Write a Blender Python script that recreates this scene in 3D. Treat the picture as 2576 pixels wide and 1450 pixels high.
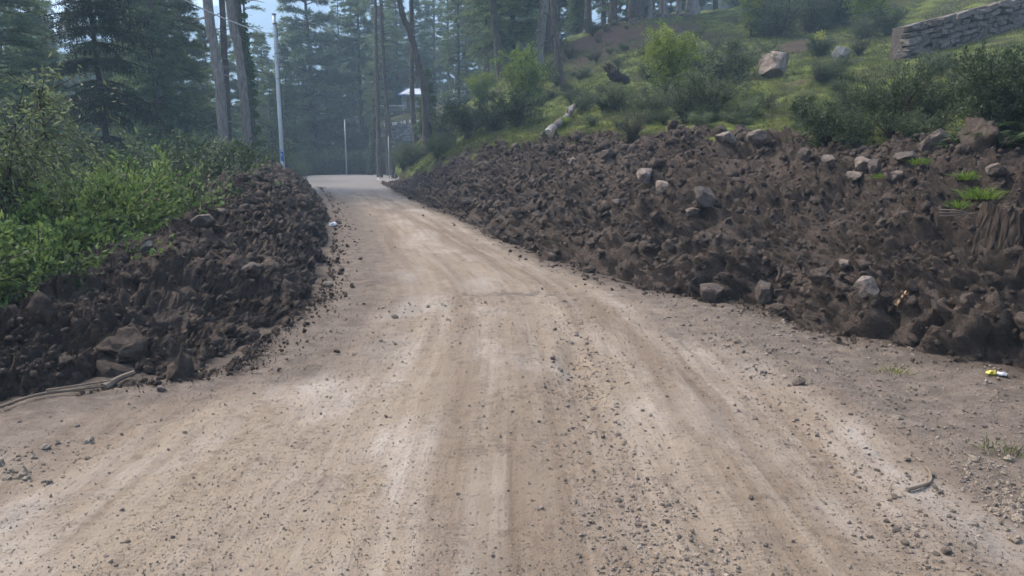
import bpy, bmesh, math, random
import numpy as np
from mathutils import Vector, Matrix, Euler

for _o in list(bpy.data.objects):
    bpy.data.objects.remove(_o)
SC = bpy.context.scene
COL = SC.collection

# ------------------------------------------------------------------ camera
CAM_H = 1.6
FPX = 1874.0                       # focal length in pixels of a 2576 x 1450 view
PITCH = math.atan(325.0 / FPX)     # horizon at row 400
cam_d = bpy.data.cameras.new('camera')
cam_d.sensor_width = 36.0
cam_d.lens = 36.0 * FPX / 2576.0
cam_d.clip_start = 0.05
cam_d.clip_end = 3000.0
cam = bpy.data.objects.new('camera', cam_d)
COL.objects.link(cam)
cam.location = (0, 0, CAM_H)
cam.rotation_euler = (math.pi / 2 - PITCH, 0, 0)
SC.camera = cam

# ------------------------------------------------------------------ sky, sun, exposure
SUN_EL, SUN_AZ = math.radians(54), math.radians(-62)     # azimuth from +Y, negative = towards the left
W = bpy.data.worlds.new('World')
SC.world = W
W.use_nodes = True
wt = W.node_tree
wt.nodes.clear()
sky = wt.nodes.new('ShaderNodeTexSky')
sky.sky_type = 'NISHITA'
sky.sun_disc = False
sky.sun_elevation = SUN_EL
sky.sun_rotation = SUN_AZ
sky.altitude = 200.0
sky.air_density = 1.0
sky.dust_density = 6.0
sky.ozone_density = 0.6
wbg = wt.nodes.new('ShaderNodeBackground')
wbg.inputs['Strength'].default_value = 0.15
wout = wt.nodes.new('ShaderNodeOutputWorld')
wt.links.new(sky.outputs['Color'], wbg.inputs['Color'])
wt.links.new(wbg.outputs['Background'], wout.inputs['Surface'])

sun_d = bpy.data.lights.new('sun', 'SUN')
sun_d.energy = 1.5
sun_d.angle = math.radians(22)
sun_d.color = (1.0, 0.90, 0.76)
sun = bpy.data.objects.new('sun', sun_d)
COL.objects.link(sun)
sdir = Vector((math.sin(SUN_AZ) * math.cos(SUN_EL), math.cos(SUN_AZ) * math.cos(SUN_EL), math.sin(SUN_EL)))
sun.rotation_euler = (-sdir).to_track_quat('-Z', 'Y').to_euler()
sun.location = (-36, 20, 55)

SC.view_settings.view_transform = 'Standard'
SC.view_settings.look = 'None'
SC.view_settings.exposure = 1.68
SC.view_settings.gamma = 1.0
SC.view_settings.use_curve_mapping = False
SC.render.engine = 'CYCLES'
SC.cycles.use_denoising = True
SC.cycles.max_bounces = 5
SC.cycles.diffuse_bounces = 4
SC.cycles.glossy_bounces = 2
SC.cycles.transmission_bounces = 3
SC.cycles.volume_bounces = 1
SC.cycles.transparent_max_bounces = 6
SC.cycles.caustics_reflective = False
SC.cycles.caustics_refractive = False

HAZE_DENSITY = 0.0017
HAZE_COLOR = (0.50, 0.71, 0.94)

# ------------------------------------------------------------------ numbers
RS = np.random.RandomState(11)
random.seed(5)


def ray(px, py):
    rx = (px - 1288.0) / FPX
    ru = (725.0 - py) / FPX
    c, s = math.cos(PITCH), math.sin(PITCH)
    return rx, c + ru * s, -s + ru * c


def at(px, py, D):
    """world point seen at column px, row py of the 2576-wide view, at world y = D"""
    x, y, z = ray(px, py)
    k = D / y
    return np.array((x * k, D, CAM_H + z * k))


def gnd(px, py):
    x, y, z = ray(px, py)
    k = -CAM_H / z
    return np.array((x * k, y * k, 0.0))


def _hash(ix, iy, iz, seed):
    h = (ix.astype(np.int64) * 374761393 + iy.astype(np.int64) * 668265263 + iz.astype(np.int64) * 2147483647 + seed * 974634777) & 0xFFFFFFFF
    h = ((h ^ (h >> 13)) * 1274126177) & 0xFFFFFFFF
    h = ((h ^ (h >> 16)) * 2246822519) & 0xFFFFFFFF
    return ((h ^ (h >> 15)) & 0xFFFFFF) / float(0xFFFFFF)


def vnoise(P, seed=0):
    I = np.floor(P)
    f = P - I
    f = f * f * f * (f * (f * 6 - 15) + 10)
    I = I.astype(np.int64)
    x, y, z = I[:, 0], I[:, 1], I[:, 2]
    r = 0
    for dx in (0, 1):
        wx = f[:, 0] if dx else 1 - f[:, 0]
        for dy in (0, 1):
            wy = f[:, 1] if dy else 1 - f[:, 1]
            for dz in (0, 1):
                wz = f[:, 2] if dz else 1 - f[:, 2]
                r = r + wx * wy * wz * _hash(x + dx, y + dy, z + dz, seed)
    return r * 2 - 1


def fbm(P, octaves=4, seed=0, gain=0.5):
    a, r, t = 1.0, 0.0, 0.0
    for k in range(octaves):
        r = r + a * vnoise(P * (2.03 ** k) + 17.3 * k, seed + k)
        t += a
        a *= gain
    return r / t


def worley(P, seed=0):
    I = np.floor(P).astype(np.int64)
    f1 = np.full(len(P), 9.0)
    f2 = np.full(len(P), 9.0)
    cid = np.zeros(len(P))
    for dx in (-1, 0, 1):
        for dy in (-1, 0, 1):
            for dz in (-1, 0, 1):
                x, y, z = I[:, 0] + dx, I[:, 1] + dy, I[:, 2] + dz
                q = np.stack([x + _hash(x, y, z, seed), y + _hash(x, y, z, seed + 1), z + _hash(x, y, z, seed + 2)], 1)
                d = np.sqrt(((q - P) ** 2).sum(1))
                c = d < f1
                f2 = np.where(c, f1, np.minimum(f2, d))
                cid = np.where(c, _hash(x, y, z, seed + 3), cid)
                f1 = np.where(c, d, f1)
    return f1, f2, cid


def catmull(P, n):
    P = np.asarray(P, float)
    Q = np.vstack([2 * P[0] - P[1], P, 2 * P[-1] - P[-2]])
    u = np.linspace(0, len(P) - 1 - 1e-6, n)
    i = u.astype(int)
    t = (u - i)[:, None]
    a, b, c, d = Q[i], Q[i + 1], Q[i + 2], Q[i + 3]
    return 0.5 * (2 * b + (c - a) * t + (2 * a - 5 * b + 4 * c - d) * t * t + (3 * b - a - 3 * c + d) * t ** 3)


def norm(v):
    return v / np.maximum(np.linalg.norm(v, axis=-1, keepdims=True), 1e-9)


# ------------------------------------------------------------------ the lie of the land
R_FOOT = np.array([(7.6, -12.0, 0), (6.4, 0.5, 0)] + [gnd(*p) for p in (
    (3000, 1120), (2576, 955), (2400, 920), (2150, 850), (1880, 770), (1700, 738), (1550, 712), (1400, 660),
    (1280, 610), (1180, 560), (1100, 525), (1040, 500), (985, 475), (962, 463))])
R_TOP = np.array([(11.6, -12.0, 2.1), (9.4, 2.2, 1.9)] + [at(*p) for p in (
    (3000, 395, 6.6), (2700, 386, 8.3), (2500, 384, 9.0), (2300, 384, 9.8), (2100, 372, 11.5), (1950, 345, 13.0), (1780, 342, 14.6), (1640, 347, 16.2),
    (1480, 355, 18.5), (1340, 366, 21.5), (1220, 378, 25.0), (1130, 405, 30.0), (1060, 440, 38.0), (1015, 452, 46.0))])
L_FOOT = np.array([(-4.6, -12.0, 0), (-4.0, 1.0, 0)] + [gnd(*p) for p in (
    (-400, 1150), (0, 1030), (280, 980), (560, 935), (640, 890), (700, 840), (790, 765), (835, 700), (850, 600), (852, 550), (830, 500), (804, 472), (790, 460))])
L_CREST = np.array([(-6.4, -12.0, 0.5), (-5.4, 2.0, 0.5)] + [at(*p) for p in (
    (-450, 840, 4.6), (0, 822, 5.6), (140, 738, 6.5), (235, 685, 7.1), (305, 636, 7.9), (400, 594, 8.7), (470, 562, 9.8), (530, 532, 11.6), (585, 490, 13.5),
    (632, 446, 17.2), (672, 428, 22.5), (712, 430, 29.0), (750, 445, 38.0), (772, 455, 46.0))])

_rf = catmull(R_FOOT, 600)
_rt = catmull(R_TOP, 600)
_lf = catmull(L_FOOT, 600)
_lc = catmull(L_CREST, 600)


def _mono(P):
    P = P[np.argsort(P[:, 1])]
    return P


RFm, RTm, LFm = _mono(_rf), _mono(_rt), _mono(_lf)
EXT_R = np.array([(-8.9, 52.0), (-9.6, 60.0), (-8.0, 65.0), (-1.0, 70.0), (6.0, 74.0), (8.0, 80.0)])
EXT_T = np.array([(-7.9, 54.0), (-8.6, 60.0), (-6.8, 65.0), (2.0, 71.0), (8.5, 76.0), (9.0, 81.0), (9.0, 400.0)])
EXT_L = np.array([(gnd(781, 445)[0], 66.0), (-18.5, 74.0), (-14.0, 82.0)])


def xR(y):
    return np.interp(y, np.r_[RFm[:, 1], EXT_R[:, 1]], np.r_[RFm[:, 0], EXT_R[:, 0]])


def xT(y):
    return np.interp(y, np.r_[RTm[:, 1], EXT_T[:, 1]], np.r_[RTm[:, 0], EXT_T[:, 0]])


def xL(y):
    return np.interp(y, np.r_[LFm[:, 1], EXT_L[:, 1]], np.r_[LFm[:, 0], EXT_L[:, 0]])


CTRL = [at(*p) for p in (
    (1950, 196, 26), (2120, 168, 28), (2264, 152, 29), (2420, 108, 30), (2576, 55, 32), (2750, 10, 34), (2200, 270, 19.5), (2000, 275, 20.5), (2450, 310, 13), (2700, 320, 11.5),
    (2350, 240, 20), (2560, 200, 19), (1370, 345, 23), (1460, 276, 28), (1560, 222, 34), (1258, 198, 52), (1352, 167, 50), (1420, 237, 38), (1478, 78, 62), (1542, 56, 60),
    (1601, 53, 58), (1668, 47, 58), (1741, 38, 58), (1860, 30, 56), (1960, 70, 48), (2100, 60, 46), (2300, 40, 44), (1320, 268, 37), (1640, 252, 30), (1171, 348, 32), (1080, 402, 42),
    (1047, 364, 54), (955, 349, 86), (1063, 346, 86), (1040, 275, 92), (1150, 268, 88), (960, 372, 82), (1060, 366, 80), (1010, 380, 76), (1000, 322, 88), (1045, 302, 88), (1100, 288, 87), (1080, 320, 84), (960, 300, 92), (1000, 290, 92), (1300, 200, 82), (1750, 120, 42), (1800, 230, 26))]
CTRL += [np.array(p, float) for p in (
    (14.5, 2, 3.6), (14.5, -10, 3.6), (22, 10, 6), (30, 0, 8), (34, 20, 9.5), (30, 45, 14), (50, 50, 19), (60, 10, 15),
    (5, 78, 12.5), (16, 78, 13.0), (30, 80, 17), (9, 100, 13), (25, 110, 17), (60, 110, 25), (10, 160, 18), (60, 160, 30),
    (-16, 96, 2.0), (-30, 90, -1), (-60, 90, -2), (-100, 90, -2), (-150, 90, -2), (-40, 130, 2), (-100, 130, 0), (-15, 130, 10), (-30, 180, 8), (-100, 180, 6), (-160, 180, 5), (60, 240, 40), (-60, 240, 14), (-160, 240, 12), (0, 240, 26))]
CTRL += [p for p in R_TOP[1:-1]] + [np.array((-9.2, 58.0, 0.3))]
CTRL = np.array(CTRL)


def _k(r2):
    return 0.5 * r2 * np.log(r2 + 1e-9)


def _fit(C, lam=0.02):
    n = len(C)
    X = C[:, :2] / 20.0
    d2 = ((X[:, None] - X[None]) ** 2).sum(2)
    A = np.zeros((n + 3, n + 3))
    A[:n, :n] = _k(d2) + lam * np.eye(n)
    A[:n, n] = 1
    A[:n, n + 1:] = X
    A[n:, :n] = A[:n, n:].T
    return X, np.linalg.solve(A, np.r_[C[:, 2], 0, 0, 0])


TX, TW = _fit(CTRL)


def hill(x, y):
    X = np.stack([np.ravel(x), np.ravel(y)], 1) / 20.0
    out = np.empty(len(X))
    for a in range(0, len(X), 20000):
        q = X[a:a + 20000]
        d2 = ((q[:, None] - TX[None]) ** 2).sum(2)
        out[a:a + 20000] = _k(d2) @ TW[:-3] + TW[-3] + q @ TW[-2:]
    x, y = np.ravel(x), np.ravel(y)
    P = np.stack([x, y, np.zeros_like(x)], 1)
    d = x - xT(y)
    m = np.clip(d / 3, 0, 1)
    calm = np.clip((y - 66) / 8, 0, 1)
    calm = np.maximum(calm, np.clip(1 - np.maximum(np.abs(x - 19) - 6, 0) / 3, 0, 1) * np.clip(1 - np.maximum(np.abs(y - 30) - 4, 0) / 2, 0, 1))
    rough = 0.10 * fbm(P * 0.45, 3, 3) * m + 0.10 * fbm(P * 1.1, 4, 31) * np.clip(d, 0, 1)
    rough = rough + 0.55 * (np.maximum(0, fbm(P * np.array((0.4, 1.1, 1)), 4, 33)) - 0.1) * m
    out = out + rough * (1 - 0.9 * calm)
    out = np.where(y > 82, np.maximum(out, 0.03 * (y - 82) - 0.1), out)
    return np.where((y > 80.5) & (x < 9), out * np.clip((y - 80.5) / 4.5, 0, 1) ** 0.7 - 0.1 * (y < 86), out)


def left_z(x, y):
    x, y = np.ravel(x), np.ravel(y)
    d = np.maximum(xL(y) - x, 0)
    P = np.stack([x, y, np.zeros_like(x)], 1)
    return -0.22 * np.minimum(d, 5) - 0.12 * np.clip(d - 5, 0, 8) + 0.22 * fbm(P * 0.3, 3, 8) * np.clip(d / 3, 0, 1) - 0.02


def ground(x, y):
    x, y = np.ravel(np.asarray(x, float)), np.ravel(np.asarray(y, float))
    h = hill(x, y)
    a, b, c = xL(y), xR(y), xT(y)
    t = np.clip((x - b) / np.maximum(c - b, 0.05), 0, 1)
    ht = hill(c, y)
    z = np.where(x < a, left_z(x, y), np.where(x < b, 0.0, np.where(x < c, ht * t, h)))
    return np.where(y > 82, h, z)


def gz(x, y):
    return float(ground([x], [y])[0])


def hit(px, py, lo=2.5, hi=150.0):
    """where the sight line of a pixel meets the land"""
    x, y, z = ray(px, py)
    D = np.geomspace(lo, hi, 900)
    k = D / y
    g = ground(x * k, D)
    zz = CAM_H + z * k
    below = np.nonzero(zz <= g)[0]
    i = below[0] if len(below) else len(D) - 1
    return np.array((x * k[i], D[i], g[i]))


# ------------------------------------------------------------------ mesh helpers
class Geo:
    def __init__(self):
        self.V, self.F, self.n = [], [], 0

    def add(self, V, F, mi=0):
        self.V.append(np.asarray(V, float))
        for f in (F if isinstance(F, list) else [F]):
            if len(f):
                self.F.append((np.asarray(f, np.int64) + self.n, mi))
        self.n += len(V)

    def mesh(self, name, mats, smooth=False, uvs=None):
        me = bpy.data.meshes.new(name)
        V = np.vstack(self.V)
        me.vertices.add(len(V))
        me.vertices.foreach_set('co', V.astype(np.float32).ravel())
        loops = np.concatenate([f.ravel() for f, _ in self.F])
        sizes = np.concatenate([np.full(len(f), f.shape[1]) for f, _ in self.F])
        mi = np.concatenate([np.full(len(f), m) for f, m in self.F])
        me.loops.add(len(loops))
        me.loops.foreach_set('vertex_index', loops.astype(np.int32))
        me.polygons.add(len(sizes))
        me.polygons.foreach_set('loop_start', np.r_[0, np.cumsum(sizes)[:-1]].astype(np.int32))
        me.polygons.foreach_set('loop_total', sizes.astype(np.int32))
        for m in mats:
            me.materials.append(m)
        me.polygons.foreach_set('material_index', mi.astype(np.int32))
        me.polygons.foreach_set('use_smooth', np.full(len(sizes), bool(smooth)))
        if uvs:
            for uname, uv in uvs.items():
                L = me.uv_layers.new(name=uname)
                L.data.foreach_set('uv', uv[loops].astype(np.float32).ravel())
        me.update(calc_edges=True)
        me.validate()
        return me


def link(name, data, parent=None, loc=None):
    o = bpy.data.objects.new(name, data)
    COL.objects.link(o)
    if parent is not None:
        o.parent = parent
    if loc is not None:
        o.location = loc
    return o


def tag(o, label=None, cat=None, group=None, kind=None):
    for k, v in (('label', label), ('category', cat), ('group', group), ('kind', kind)):
        if v:
            o[k] = v
    return o


def empty(name, loc, label, cat, group=None):
    o = link(name, None, None, loc)
    o.empty_display_size = 0.2
    return tag(o, label, cat, group)


def copy_tree(src, label=None, group=None):
    c = src.copy()
    COL.objects.link(c)
    for ch in list(src.children):
        k = ch.copy()
        COL.objects.link(k)
        k.parent = c
        for g in list(ch.children):
            d = g.copy()
            COL.objects.link(d)
            d.parent = k
    if label:
        c['label'] = label
    if group:
        c['group'] = group
    return c


def grid_faces(nr, nc):
    a = np.arange(nr * nc).reshape(nr, nc)
    return np.stack([a[:-1, :-1], a[:-1, 1:], a[1:, 1:], a[1:, :-1]], -1).reshape(-1, 4)


def tube(P, R, sides=8, rough=0.0, seed=0, caps=True):
    P = np.asarray(P, float)
    n = len(P)
    R = np.broadcast_to(np.asarray(R, float), (n,))
    T = norm(np.gradient(P, axis=0))
    ref = np.array((0.0, 0.0, 1.0)) if abs(T[0, 2]) < 0.8 else np.array((1.0, 0.0, 0.0))
    A = norm(np.cross(T, ref))
    B = np.cross(T, A)
    th = np.linspace(0, 2 * np.pi, sides, endpoint=False)
    c, s = np.cos(th), np.sin(th)
    off = A[:, None] * c[None, :, None] + B[:, None] * s[None, :, None]
    rr = np.repeat(R[:, None], sides, 1)
    if rough:
        q = (P[:, None] + off * R[:, None, None]).reshape(-1, 3)
        rr = rr * (1 + rough * fbm(q * np.array((5, 5, 2.2)), 3, seed).reshape(n, sides))
    V = (P[:, None] + off * rr[..., None]).reshape(-1, 3)
    a = np.arange(n * sides).reshape(n, sides)
    b = np.roll(a, -1, 1)
    F = [np.stack([a[:-1], b[:-1], b[1:], a[1:]], -1).reshape(-1, 4)]
    if caps:
        V = np.vstack([V, P[0], P[-1]])
        k = n * sides
        F.append(np.stack([b[0], a[0], np.full(sides, k)], -1))
        F.append(np.stack([a[-1], b[-1], np.full(sides, k + 1)], -1))
    return V, F


def box(c, s, rot=0.0):
    c, s = np.asarray(c, float), np.asarray(s, float) / 2
    v = np.array([(x, y, z) for x in (-1, 1) for y in (-1, 1) for z in (-1, 1)], float) * s
    ca, sa = math.cos(rot), math.sin(rot)
    v = v @ np.array(((ca, sa, 0), (-sa, ca, 0), (0, 0, 1))) + c
    f = np.array(((0, 1, 3, 2), (4, 6, 7, 5), (0, 4, 5, 1), (2, 3, 7, 6), (0, 2, 6, 4), (1, 5, 7, 3)))
    return v, f


_ICO = {}


def ico(sub):
    if sub not in _ICO:
        bm = bmesh.new()
        bmesh.ops.create_icosphere(bm, subdivisions=sub, radius=1)
        bm.verts.ensure_lookup_table()
        V = np.array([v.co[:] for v in bm.verts])
        F = np.array([[v.index for v in f.verts] for f in bm.faces])
        bm.free()
        _ICO[sub] = (V, F)
    return _ICO[sub]


def rock_shape(seed, sub=3, cuts=9, rough=0.10, scale=(1, 1, 1), lump=0.18):
    r = np.random.RandomState(seed)
    V, F = ico(sub)
    V = V.copy()
    V = V * (1 + lump * fbm(V * 1.3 + seed * 3.1, 2, seed))[:, None]
    for _ in range(cuts):
        n = norm(r.normal(size=3))
        d = r.uniform(0.5, 0.85)
        e = np.maximum(V @ n - d, 0)
        V -= np.outer(e * 0.94, n)
    V = V * (1 + rough * fbm(V * 4.0 + seed, 3, seed + 5))[:, None]
    return V * np.asarray(scale, float), F


def rot_rand(r, n, flat=False):
    if flat:
        a = r.uniform(0, 2 * np.pi, n)
        M = np.zeros((n, 3, 3))
        M[:, 0, 0] = np.cos(a)
        M[:, 0, 1] = -np.sin(a)
        M[:, 1, 0] = np.sin(a)
        M[:, 1, 1] = np.cos(a)
        M[:, 2, 2] = 1
        return M
    q = norm(r.normal(size=(n, 4)))
    w, x, y, z = q.T
    return np.stack([1 - 2 * (y * y + z * z), 2 * (x * y - z * w), 2 * (x * z + y * w),
                     2 * (x * y + z * w), 1 - 2 * (x * x + z * z), 2 * (y * z - x * w),
                     2 * (x * z - y * w), 2 * (y * z + x * w), 1 - 2 * (x * x + y * y)], 1).reshape(n, 3, 3)


def scatter_into(geo, shapes, pos, size, r, mi=0, flat=False, squash=None):
    """many small rocks merged into one mesh"""
    n = len(pos)
    which = r.randint(0, len(shapes), n)
    M = rot_rand(r, n, flat)
    if squash is None:
        squash = np.ones((n, 3))
    for k, (V, F) in enumerate(shapes):
        i = np.nonzero(which == k)[0]
        if not len(i):
            continue
        Q = np.einsum('nij,nvj->nvi', M[i], V[None] * squash[i][:, None]) * size[i][:, None, None] + pos[i][:, None]
        FF = F[None] + (np.arange(len(i)) * len(V))[:, None, None]
        geo.add(Q.reshape(-1, 3), FF.reshape(-1, F.shape[1]), mi)


def leaves_into(geo, pos, d, length, width, r, mi=1, fold=0.25):
    """rhombic folded leaves"""
    n = len(pos)
    d = norm(d)
    s = norm(np.cross(d, r.normal(size=(n, 3))))
    u = np.cross(s, d)
    L = (length * r.uniform(0.6, 1.25, n))[:, None]
    Wd = (width * r.uniform(0.7, 1.2, n))[:, None]
    mid = pos + d * L * 0.45
    V = np.stack([pos, mid + s * Wd * 0.5 + u * Wd * fold, pos + d * L, mid - s * Wd * 0.5 + u * Wd * fold], 1).reshape(-1, 3)
    k = np.arange(n)[:, None] * 4
    F = np.concatenate([k + np.array((0, 1, 2)), k + np.array((0, 2, 3))], 0)
    geo.add(V, F, mi)


def needles_into(geo, pos, d, k, length, width, spread, droop, r, mi=1):
    n = len(pos)
    p = np.repeat(pos, k, 0)
    dd = np.repeat(norm(d), k, 0) + spread * r.normal(size=(n * k, 3))
    dd = norm(dd)
    dd[:, 2] -= droop * r.uniform(0.3, 1.2, n * k)
    dd = norm(dd)
    L = (length * r.uniform(0.6, 1.2, n * k))[:, None]
    s = norm(np.cross(dd, r.normal(size=(n * k, 3)))) * width * 0.5
    V = np.stack([p - s, p + s, p + dd * L], 1).reshape(-1, 3)
    geo.add(V, np.arange(n * k * 3).reshape(-1, 3), mi)


# ------------------------------------------------------------------ materials
class NT:
    def __init__(self, name):
        self.m = bpy.data.materials.new(name)
        self.m.use_nodes = True
        self.t = self.m.node_tree
        self.t.nodes.clear()
        self.out = self.n('ShaderNodeOutputMaterial')

    def n(self, kind, **kw):
        x = self.t.nodes.new(kind)
        for k, v in kw.items():
            if k in x.inputs:
                self.set(x.inputs[k], v)
            else:
                setattr(x, k, v)
        return x

    def set(self, sock, v):
        if isinstance(v, bpy.types.NodeSocket):
            self.t.links.new(v, sock)
        elif isinstance(v, bpy.types.Node):
            self.t.links.new(v.outputs[0], sock)
        else:
            if isinstance(v, (tuple, list)) and len(v) == 3 and sock.type == 'RGBA':
                v = (*v, 1)
            sock.default_value = v

    def noise(self, vec, scale, detail=4, rough=0.55, dist=0.0):
        x = self.n('ShaderNodeTexNoise')
        self.set(x.inputs['Vector'], vec)
        x.inputs['Scale'].default_value = scale
        x.inputs['Detail'].default_value = detail
        x.inputs['Roughness'].default_value = rough
        x.inputs['Distortion'].default_value = dist
        return x.outputs['Fac']

    def ramp(self, v, a, b, lo=0.0, hi=1.0):
        x = self.n('ShaderNodeMapRange')
        x.interpolation_type = 'SMOOTHSTEP'
        self.set(x.inputs['Value'], v)
        for i, q in zip(('From Min', 'From Max', 'To Min', 'To Max'), (a, b, lo, hi)):
            x.inputs[i].default_value = q
        return x.outputs['Result']

    def mix(self, f, a, b, mode='MIX'):
        x = self.n('ShaderNodeMix')
        x.data_type = 'RGBA'
        x.blend_type = mode
        self.set(x.inputs[0], f)
        self.set(x.inputs[6], a)
        self.set(x.inputs[7], b)
        return x.outputs[2]

    def math(self, op, a, b=0.0):
        x = self.n('ShaderNodeMath')
        x.operation = op
        self.set(x.inputs[0], a)
        self.set(x.inputs[1], b)
        return x.outputs[0]

    def mapping(self, vec, scale):
        x = self.n('ShaderNodeMapping')
        self.set(x.inputs['Vector'], vec)
        x.inputs['Scale'].default_value = scale
        return x.outputs[0]

    def bump(self, h, strength, dist, normal=None):
        x = self.n('ShaderNodeBump')
        self.set(x.inputs['Height'], h)
        x.inputs['Strength'].default_value = strength
        x.inputs['Distance'].default_value = dist
        if normal is not None:
            self.set(x.inputs['Normal'], normal)
        return x.outputs[0]

    def finish(self, color, rough=0.9, normal=None, spec=0.2, metal=0.0, translucent=0.0):
        p = self.n('ShaderNodeBsdfPrincipled')
        self.set(p.inputs['Base Color'], color)
        self.set(p.inputs['Roughness'], rough)
        p.inputs['Specular IOR Level'].default_value = spec
        p.inputs['Metallic'].default_value = metal
        if normal is not None:
            self.set(p.inputs['Normal'], normal)
        last = p.outputs[0]
        if translucent:
            tr = self.n('ShaderNodeBsdfTranslucent')
            self.set(tr.inputs['Color'], color)
            mx = self.n('ShaderNodeMixShader')
            mx.inputs[0].default_value = translucent
            self.t.links.new(last, mx.inputs[1])
            self.t.links.new(tr.outputs[0], mx.inputs[2])
            last = mx.outputs[0]
        self.t.links.new(last, self.out.inputs['Surface'])
        return self.m

    def objco(self):
        return self.n('ShaderNodeTexCoord').outputs['Object']

    def pos(self):
        return self.n('ShaderNodeNewGeometry').outputs['Position']

    def island(self):
        return self.n('ShaderNodeNewGeometry').outputs['Random Per Island']

    def orand(self):
        return self.n('ShaderNodeObjectInfo').outputs['Random']


def m_foliage(name, c1, c2, tr=0.3, c3=None):
    t = NT(name)
    col = t.mix(t.island(), c1, c2)
    if c3:
        col = t.mix(t.ramp(t.island(), 0.86, 0.97), col, c3)
    col = t.mix(t.ramp(t.noise(t.objco(), 1.1, 2), 0.35, 0.68), t.mix(1.0, col, (0.66, 0.72, 0.70), 'MULTIPLY'), col)
    col = t.mix(t.ramp(t.orand(), 0, 1, 0, 0.5), col, t.mix(1.0, col, (0.75, 0.85, 0.95), 'MULTIPLY'))
    return t.finish(col, 0.6, None, 0.25, 0, tr)


def m_bark(name, c1, c2, scale=1.0, lichen=0.6):
    t = NT(name)
    oc = t.objco()
    st = t.mapping(oc, (9 * scale, 9 * scale, 1.8 * scale))
    n1 = t.noise(st, 1.4, 6, 0.65)
    vo = t.n('ShaderNodeTexVoronoi')
    vo.feature = 'DISTANCE_TO_EDGE'
    t.set(vo.inputs['Vector'], t.mapping(oc, (7 * scale, 7 * scale, 1.6 * scale)))
    vo.inputs['Scale'].default_value = 1.5
    n2 = t.noise(oc, 0.8, 3)
    col = t.mix(t.ramp(n1, 0.3, 0.7), c1, c2)
    col = t.mix(t.ramp(n2, 0.45, 0.75, 0, lichen), col, tuple(0.6 * a + 0.4 * b for a, b in zip(c2, (0.12, 0.16, 0.12))))
    h = t.math('ADD', t.math('MULTIPLY', t.ramp(vo.outputs['Distance'], 0, 0.25), 0.7), t.math('MULTIPLY', n1, 0.6))
    return t.finish(col, 0.92, t.bump(h, 0.9, 0.03), 0.15)


def m_soil(name, c1, c2, c3):
    t = NT(name)
    p = t.pos()
    a = t.noise(p, 1.3, 5, 0.6)
    b = t.noise(p, 9.0, 6, 0.65)
    c = t.noise(p, 45.0, 4, 0.6)
    col = t.mix(t.ramp(a, 0.32, 0.68), c1, c2)
    col = t.mix(t.ramp(b, 0.5, 0.72, 0, 0.75), col, c3)
    col = t.mix(t.ramp(c, 0.35, 0.7, 0.0, 0.35), col, t.mix(1.0, col, (0.5, 0.48, 0.47), 'MULTIPLY'))
    col = t.mix(t.math('MULTIPLY', t.island(), 0.35), col, c3)
    nrm = t.bump(t.noise(p, 22.0, 6, 0.7), 1.0, 0.06)
    nrm = t.bump(t.noise(p, 80.0, 4, 0.7), 0.9, 0.015, nrm)
    return t.finish(col, 0.95, nrm, 0.12)


def m_rock(name, c1, c2, scale=1.0, dirt=0.0):
    t = NT(name)
    oc = t.objco()
    a = t.noise(oc, 2.2 * scale, 6, 0.62, 0.6)
    b = t.noise(oc, 12 * scale, 5, 0.65)
    col = t.mix(t.ramp(a, 0.35, 0.68), c1, c2)
    col = t.mix(t.ramp(b, 0.55, 0.75, 0, 0.5), col, t.mix(1.0, col, (0.55, 0.52, 0.5), 'MULTIPLY'))
    col = t.mix(t.ramp(t.orand(), 0, 1, 0, 0.45), col, t.mix(1.0, col, (0.62, 0.60, 0.60), 'MULTIPLY'))
    if dirt:
        col = t.mix(t.ramp(t.noise(oc, 1.7, 5, 0.65, 0.5), 0.46, 0.60, 0, dirt), col, (0.075, 0.058, 0.048))
    nrm = t.bump(b, 0.8, 0.06)
    return t.finish(col, 0.88, nrm, 0.25)


def m_plain(name, c, rough=0.6, metal=0.0, spec=0.3, var=0.25, scale=6.0):
    t = NT(name)
    n = t.noise(t.objco(), scale, 5, 0.6)
    col = t.mix(t.ramp(n, 0.35, 0.75, 0, 1), c, tuple(v * (1 - var) for v in c))
    return t.finish(col, rough, t.bump(n, 0.2, 0.01), spec, metal)


M = {}
M['soil'] = m_soil('dark_soil', (0.037, 0.029, 0.024), (0.066, 0.052, 0.043), (0.148, 0.119, 0.099))
M['soil_l'] = m_soil('grey_soil', (0.043, 0.0338, 0.028), (0.075, 0.0595, 0.0495), (0.16, 0.129, 0.108))
M['clod'] = m_soil('clod_soil', (0.043, 0.0338, 0.028), (0.078, 0.0618, 0.0515), (0.172, 0.139, 0.116))
M['rock'] = m_rock('pale_rock', (0.27, 0.225, 0.19), (0.18, 0.15, 0.13), 1.0, 0.5)
M['rock_d'] = m_rock('dark_rock', (0.10, 0.085, 0.075), (0.155, 0.13, 0.112), 1.0, 0.7)
M['rock_b'] = m_rock('blue_grey_rock', (0.11, 0.115, 0.115), (0.17, 0.17, 0.165))
M['wallstone'] = m_rock('wall_stone', (0.235, 0.205, 0.18), (0.10, 0.088, 0.078), 1.5)
M['pebble'] = m_rock('pebble', (0.300, 0.255, 0.208), (0.190, 0.163, 0.138), 8)
M['dustpebble'] = m_rock('dusty_pebble', (0.350, 0.295, 0.235), (0.26, 0.218, 0.172), 8)
M['bark'] = m_bark('pine_bark', (0.060, 0.050, 0.043), (0.125, 0.106, 0.094))
M['bark_pale'] = m_bark('pale_bark', (0.13, 0.114, 0.102), (0.27, 0.245, 0.225))
M['bark_dark'] = m_bark('dark_bark', (0.035, 0.030, 0.028), (0.07, 0.06, 0.055))
M['twig'] = m_bark('twig_bark', (0.05, 0.04, 0.034), (0.09, 0.075, 0.065), 3)
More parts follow.
